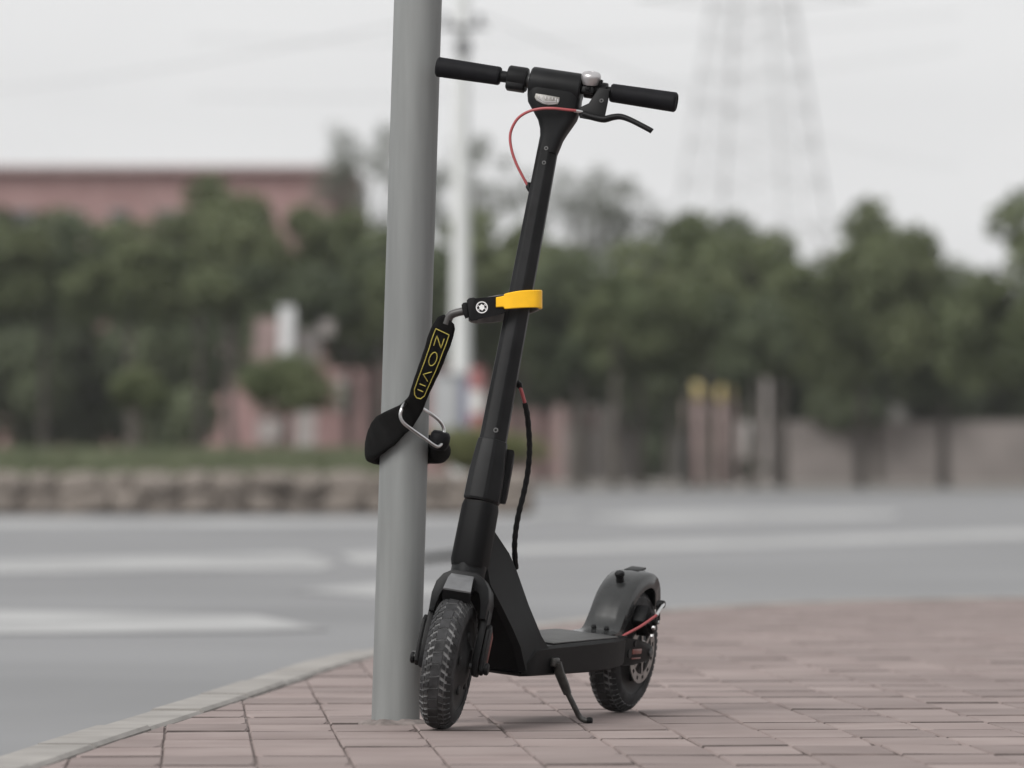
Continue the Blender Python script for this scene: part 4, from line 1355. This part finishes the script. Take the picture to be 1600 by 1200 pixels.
shrub('dark_shrub', 1146, 1196, 712, 752, 148, 'dark', 'low dark shrub at the foot of the grey wall right of the gate', 0.0, 0.5)

# ------------------------------------------------------------------ buildings and walls beyond the trees
def pbox(bm, px0, px1, py0, py1, Y0, Y1, bev=0.0):
    """box with its front face at distance Y0 filling the given photo rectangle"""
    a, b = P(px0, py1, Y0), P(px1, py0, Y0)
    c = (a + b) / 2
    add_box(bm, (c.x, (Y0 + Y1) / 2, c.z), (b.x - a.x, Y1 - Y0, b.z - a.z), bev)
def bpart(name, rects, m_, parent, smooth=0):
    bm = bmesh.new()
    for rct in rects: pbox(bm, *rct)
    o = obj(name, bm, M[m_], None, smooth=smooth)
    o.parent = parent
    o.matrix_parent_inverse = Matrix.Translation(-Vector(parent.location))
    return o
b1 = empty('brick_building', (-8.5, 190, 0), 'tall red brick building with a flat roof behind the trees at left', 'building')
bpart('wall', [(-160, 515, 266, 752, 190, 202)], 'brick_pale', b1)
bpart('side_wing', [(515.5, 553, 270, 752, 192, 204)], 'brick_dark', b1)
rf = bpart('roof', [(-168, 519, 258, 266, 189.6, 202.4), (519.5, 557, 263, 270, 191.6, 204.4)], 'roof_edge', b1)
for r_, py in enumerate((326, 436, 546)):
    for c_ in range(9):
        x0 = -130 + c_ * 75
        if x0 > 470: continue
        w_ = bpart('window', [(x0, x0 + 30, py, py + 62, 189.9, 190.1)], 'render_grey', b1)
        bpart('pane', [(x0 + 3, x0 + 27, py + 4, py + 58, 189.86, 189.89)], 'glass', w_)
b2 = empty('brick_annexe', (-2.0, 172, 0), 'low red brick building under the trees, behind the grey pole and scooter', 'building')
bpart('wall', [(478, 700, 505, 752, 172, 182)], 'brick_red', b2)
bpart('wall', [(700.5, 930, 545, 752, 174, 184)], 'brick_dark', b2)
bpart('pilaster', [(560, 580, 508, 752, 171.6, 171.99)], 'brick_dark', b2)
bpart('pilaster', [(866, 882, 560, 752, 173.4, 173.99)], 'pink_stone', b2)
bpart('door', [(525, 552, 590, 640, 171.8, 171.99)], 'render_grey', b2)
bpart('window', [(612, 650, 560, 620, 171.8, 171.99)], 'render_grey', b2)
bpart('window', [(895, 928, 600, 715, 173.8, 173.99)], 'render_grey', b2)
bpart('panel', [(838, 862, 585, 640, 173.8, 173.99)], 'glass', b2)
b3 = empty('white_hut', (-4.2, 113, 0), 'small pale hut with a pointed gable behind the round clipped tree', 'building')
bpart('wall', [(398, 436, 498, 640, 113, 115)], 'pink_stone', b3)
bpart('wall', [(458, 490, 515, 560, 113, 116)], 'render_grey', b3)
bpart('corner_post', [(436.5, 457.5, 478, 556, 112.6, 114)], 'render_white', b3)
bpart('lamp_globe', [(500, 520, 500, 524, 112.5, 113)], 'render_grey', b3)
bpart('panel', [(402, 440, 655, 690, 112.5, 112.95), (462, 492, 640, 718, 112.5, 112.95)], 'render_grey', b3)
wallR = empty('boundary_wall', (3.0, 158, 0), 'pale grey panelled boundary wall between the scooter and the gate pillars', 'wall')
bpart('wall', [(884, 992, 668, 752, 158, 158.5)], 'render_grey', wallR)
bpart('panel', [(944, 976, 612, 668, 158.05, 158.45)], 'render_grey', wallR)
bpart('panel', [(950, 964, 650, 690, 157.8, 157.99)], 'render_white', wallR)
bpart('panel', [(898, 934, 640, 667.5, 158.05, 158.45)], 'pink_stone', wallR)
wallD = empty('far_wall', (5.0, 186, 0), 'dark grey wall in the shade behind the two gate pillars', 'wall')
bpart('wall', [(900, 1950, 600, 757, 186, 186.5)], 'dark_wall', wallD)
wallG = empty('gate_wall', (6.0, 152, 0), 'low grey wall with a white panel right of the gate pillars', 'wall')
bpart('wall', [(1148, 1900, 658, 756, 152, 152.4)], 'taupe', wallG)
bpart('panel', [(1166, 1181, 660, 714, 151.7, 151.99)], 'render_white', wallG)
bpart('post', [(1193, 1202, 588, 756, 151.6, 151.99)], 'render_grey', wallG)
for (px, hw, tp, lb) in ((1087, 18, 630, 'left one of two pink gate pillars topped by ochre lamps'), (1133, 15, 633, 'right one of two pink gate pillars topped by ochre lamps')):
    c = P(px, 758, 147)
    g_ = empty('gate_pillar', (c.x, 147, 0), lb, 'pillar', 'gate pillars with ochre lamps')
    bm = bmesh.new()
    w_ = 2 * hw / FPX * 147
    zt = EYE + (HOR - tp) / FPX * 147
    add_box(bm, (0, 0, zt / 2), (w_, w_, zt), 0.02)
    obj('shaft', bm, M['pink_stone'], g_)
    bm = bmesh.new()
    add_box(bm, (0, 0, zt + 0.035), (w_ * 1.12, w_ * 1.12, 0.07), 0.01)
    obj('cap', bm, M['pink_stone'], g_)
    bm = bmesh.new()
    add_lathe(bm, [(0.10, 0.0), (0.16, 0.02), (0.20, 0.12), (0.21, 0.22), (0.17, 0.33), (0.09, 0.41), (0.02, 0.44)], (0, 0, zt + 0.07), (0, 0, 1), 20)
    obj('lamp', bm, M['ochre'], g_)

# ------------------------------------------------------------------ street furniture on the planter
UY = 79.2
ub_ = P(718.5, 745, UY)
up = empty('utility_pole', (ub_.x, UY, ROAD + 0.3), 'white concrete utility pole with a crossarm standing behind the planter', 'utility pole')
bm = bmesh.new()
z_t = EYE + 725 / FPX * UY - ROAD - 0.3
add_tube(bm, [(0, 0, 0), (0.03, 0, z_t), (0.05, 0, z_t + 2.6)], [0.138, 0.086, 0.07], 24)
obj('shaft', bm, M['white_pole'], up)
ca = P(724, 42, UY) - up.location
bm = bmesh.new()
add_box(bm, (ca.x, -0.12, ca.z), (0.62, 0.06, 0.05), 0.01)
obj('crossarm', bm, M['iron'], up)
for dx in (-0.22, 0.20):
    bm = bmesh.new()
    add_lathe(bm, [(0.02, 0), (0.055, 0.02), (0.03, 0.04), (0.055, 0.06), (0.03, 0.08), (0.05, 0.10), (0.015, 0.13)], (ca.x + dx, -0.12, ca.z + 0.026), (0, 0, 1), 16)
    obj('insulator', bm, M['iron'], up)
bm = bmesh.new()
add_box(bm, (ca.x, -0.13, ca.z - 0.26), (0.20, 0.14, 0.18), 0.02)
obj('bracket', bm, M['iron'], up)

cab = empty('utility_cabinet', (P(700, 700, 77.5).x, 77.5, ROAD + 0.4), 'pale grey cabinet with a blue edge in front of the white utility pole', 'cabinet')
bpart('body', [(676, 719, 586, 712, 77.5, 77.9)], 'cab_grey', cab)
bpart('side_panel', [(719.5, 731, 588, 712, 77.52, 77.88)], 'cab_blue', cab)
bpart('top', [(674, 733, 581, 585.5, 77.45, 77.95)], 'cab_grey', cab)
bpart('door', [(681, 714, 596, 700, 77.46, 77.495)], 'cab_grey', cab)
post = empty('striped_post', (P(745, 700, 77.0).x, 77.0, ROAD + 0.4), 'red and white banded post beside the grey cabinet', 'post')
for k, (z0, z1, m_) in enumerate(((575, 609, 'post_red'), (609.5, 645, 'post_white'), (645.5, 680, 'post_red'), (680.5, 712, 'post_white'))):
    a, b = P(745, z1, 77.0) - post.location, P(745, z0, 77.0) - post.location
    bm = bmesh.new()
    add_cyl(bm, a, b, 0.095 - 0.001 * k, 24, bev=0.012 if k == 0 else 0)
    obj('band', bm, M[m_], post)

# lattice tower and cables
PY_ = 430.0
pc = P(1176, 725, PY_)
py = empty('transmission_tower', (pc.x, PY_, 0), 'tall pale steel lattice transmission tower fading into the sky at right', 'tower')
def half(z): return (125 - 55 * (z - 18.4) / 14.0) / FPX * PY_ if z < 40 else max(0.7, (125 - 55 * 21.6 / 14.0) / FPX * PY_)
def corner(k, z):
    an = radians(20 + 90 * k)
    h = half(z)
    return Vector((cos(an) * h, sin(an) * h, z))
levels = [0, 5, 9.5, 13.5, 17, 20, 22.7, 25.2, 27.5, 29.7, 31.8, 33.8, 35.7, 37.5, 39.2]
for k in range(4):
    bm = bmesh.new()
    add_tube(bm, [corner(k, z) for z in levels], 0.13, 6)
    obj('leg', bm, M['pylon'], py, smooth=0)
bm = bmesh.new()
for k in range(4):
    for z0, z1 in zip(levels, levels[1:]):
        add_tube(bm, [corner(k, z0), corner(k + 1, z1)], 0.035, 4)
        add_tube(bm, [corner(k + 1, z0), corner(k, z1)], 0.035, 4)
        add_tube(bm, [corner(k, z1), corner(k + 1, z1)], 0.035, 4)
tag(obj('lattice_bracing', bm, M['pylon'], py, smooth=0), kind='stuff')
for zz in (33.0, 38.5):
    bm = bmesh.new()
    for sgn in (-1, 1):
        add_tube(bm, [Vector((0, 0, zz + 0.8)), Vector((sgn * 8, 0, zz))], 0.08, 5)
        add_tube(bm, [Vector((0, 0, zz - 0.8)), Vector((sgn * 8, 0, zz))], 0.08, 5)
    obj('crossarm', bm, M['pylon'], py, smooth=0)
def wire(a, b, sag, r, lb):
    bm = bmesh.new()
    a, b = Vector(a), Vector(b)
    pts = [a.lerp(b, k / 14) - Vector((0, 0, sag * 4 * (k / 14) * (1 - k / 14))) for k in range(15)]
    add_tube(bm, pts, r, 6)
    tag(obj('power_cable', bm, M['cable'], None, smooth=60), lb, 'cable', 'overhead cables')
ca_w = ca + Vector(up.location)
wire(ca_w + Vector((-0.22, -0.12, 0.15)), P(-200, 150, 150), 0.25, 0.006, 'thin overhead cable running left from the crossarm')
wire(ca_w + Vector((0.20, -0.12, 0.15)), P(1500, 260, 210), 0.35, 0.006, 'thin overhead cable running right from the crossarm')
wire(P(300, 60, 260), P(1500, 20, 300), 0.6, 0.014, 'upper of two faint cables crossing the sky')
wire(P(300, 150, 260), P(1500, 75, 300), 0.8, 0.014, 'lower of two faint cables crossing the sky')

# ------------------------------------------------------------------ the misty air
hz = bpy.data.materials.new('haze')
hz.use_nodes = True
hn = hz.node_tree.nodes
hn.remove(hn['Principled BSDF'])
pv = hn.new('ShaderNodeVolumePrincipled')
pv.inputs['Color'].default_value = (0.92, 0.92, 0.93, 1)
pv.inputs['Density'].default_value = 0.00028
hz.node_tree.links.new(pv.outputs[0], hn['Material Output'].inputs['Volume'])
bm = bmesh.new()
add_box(bm, (0, 240, 22.5), (400, 560, 49.4))
tag(obj('haze', bm, hz, smooth=0), kind='stuff')
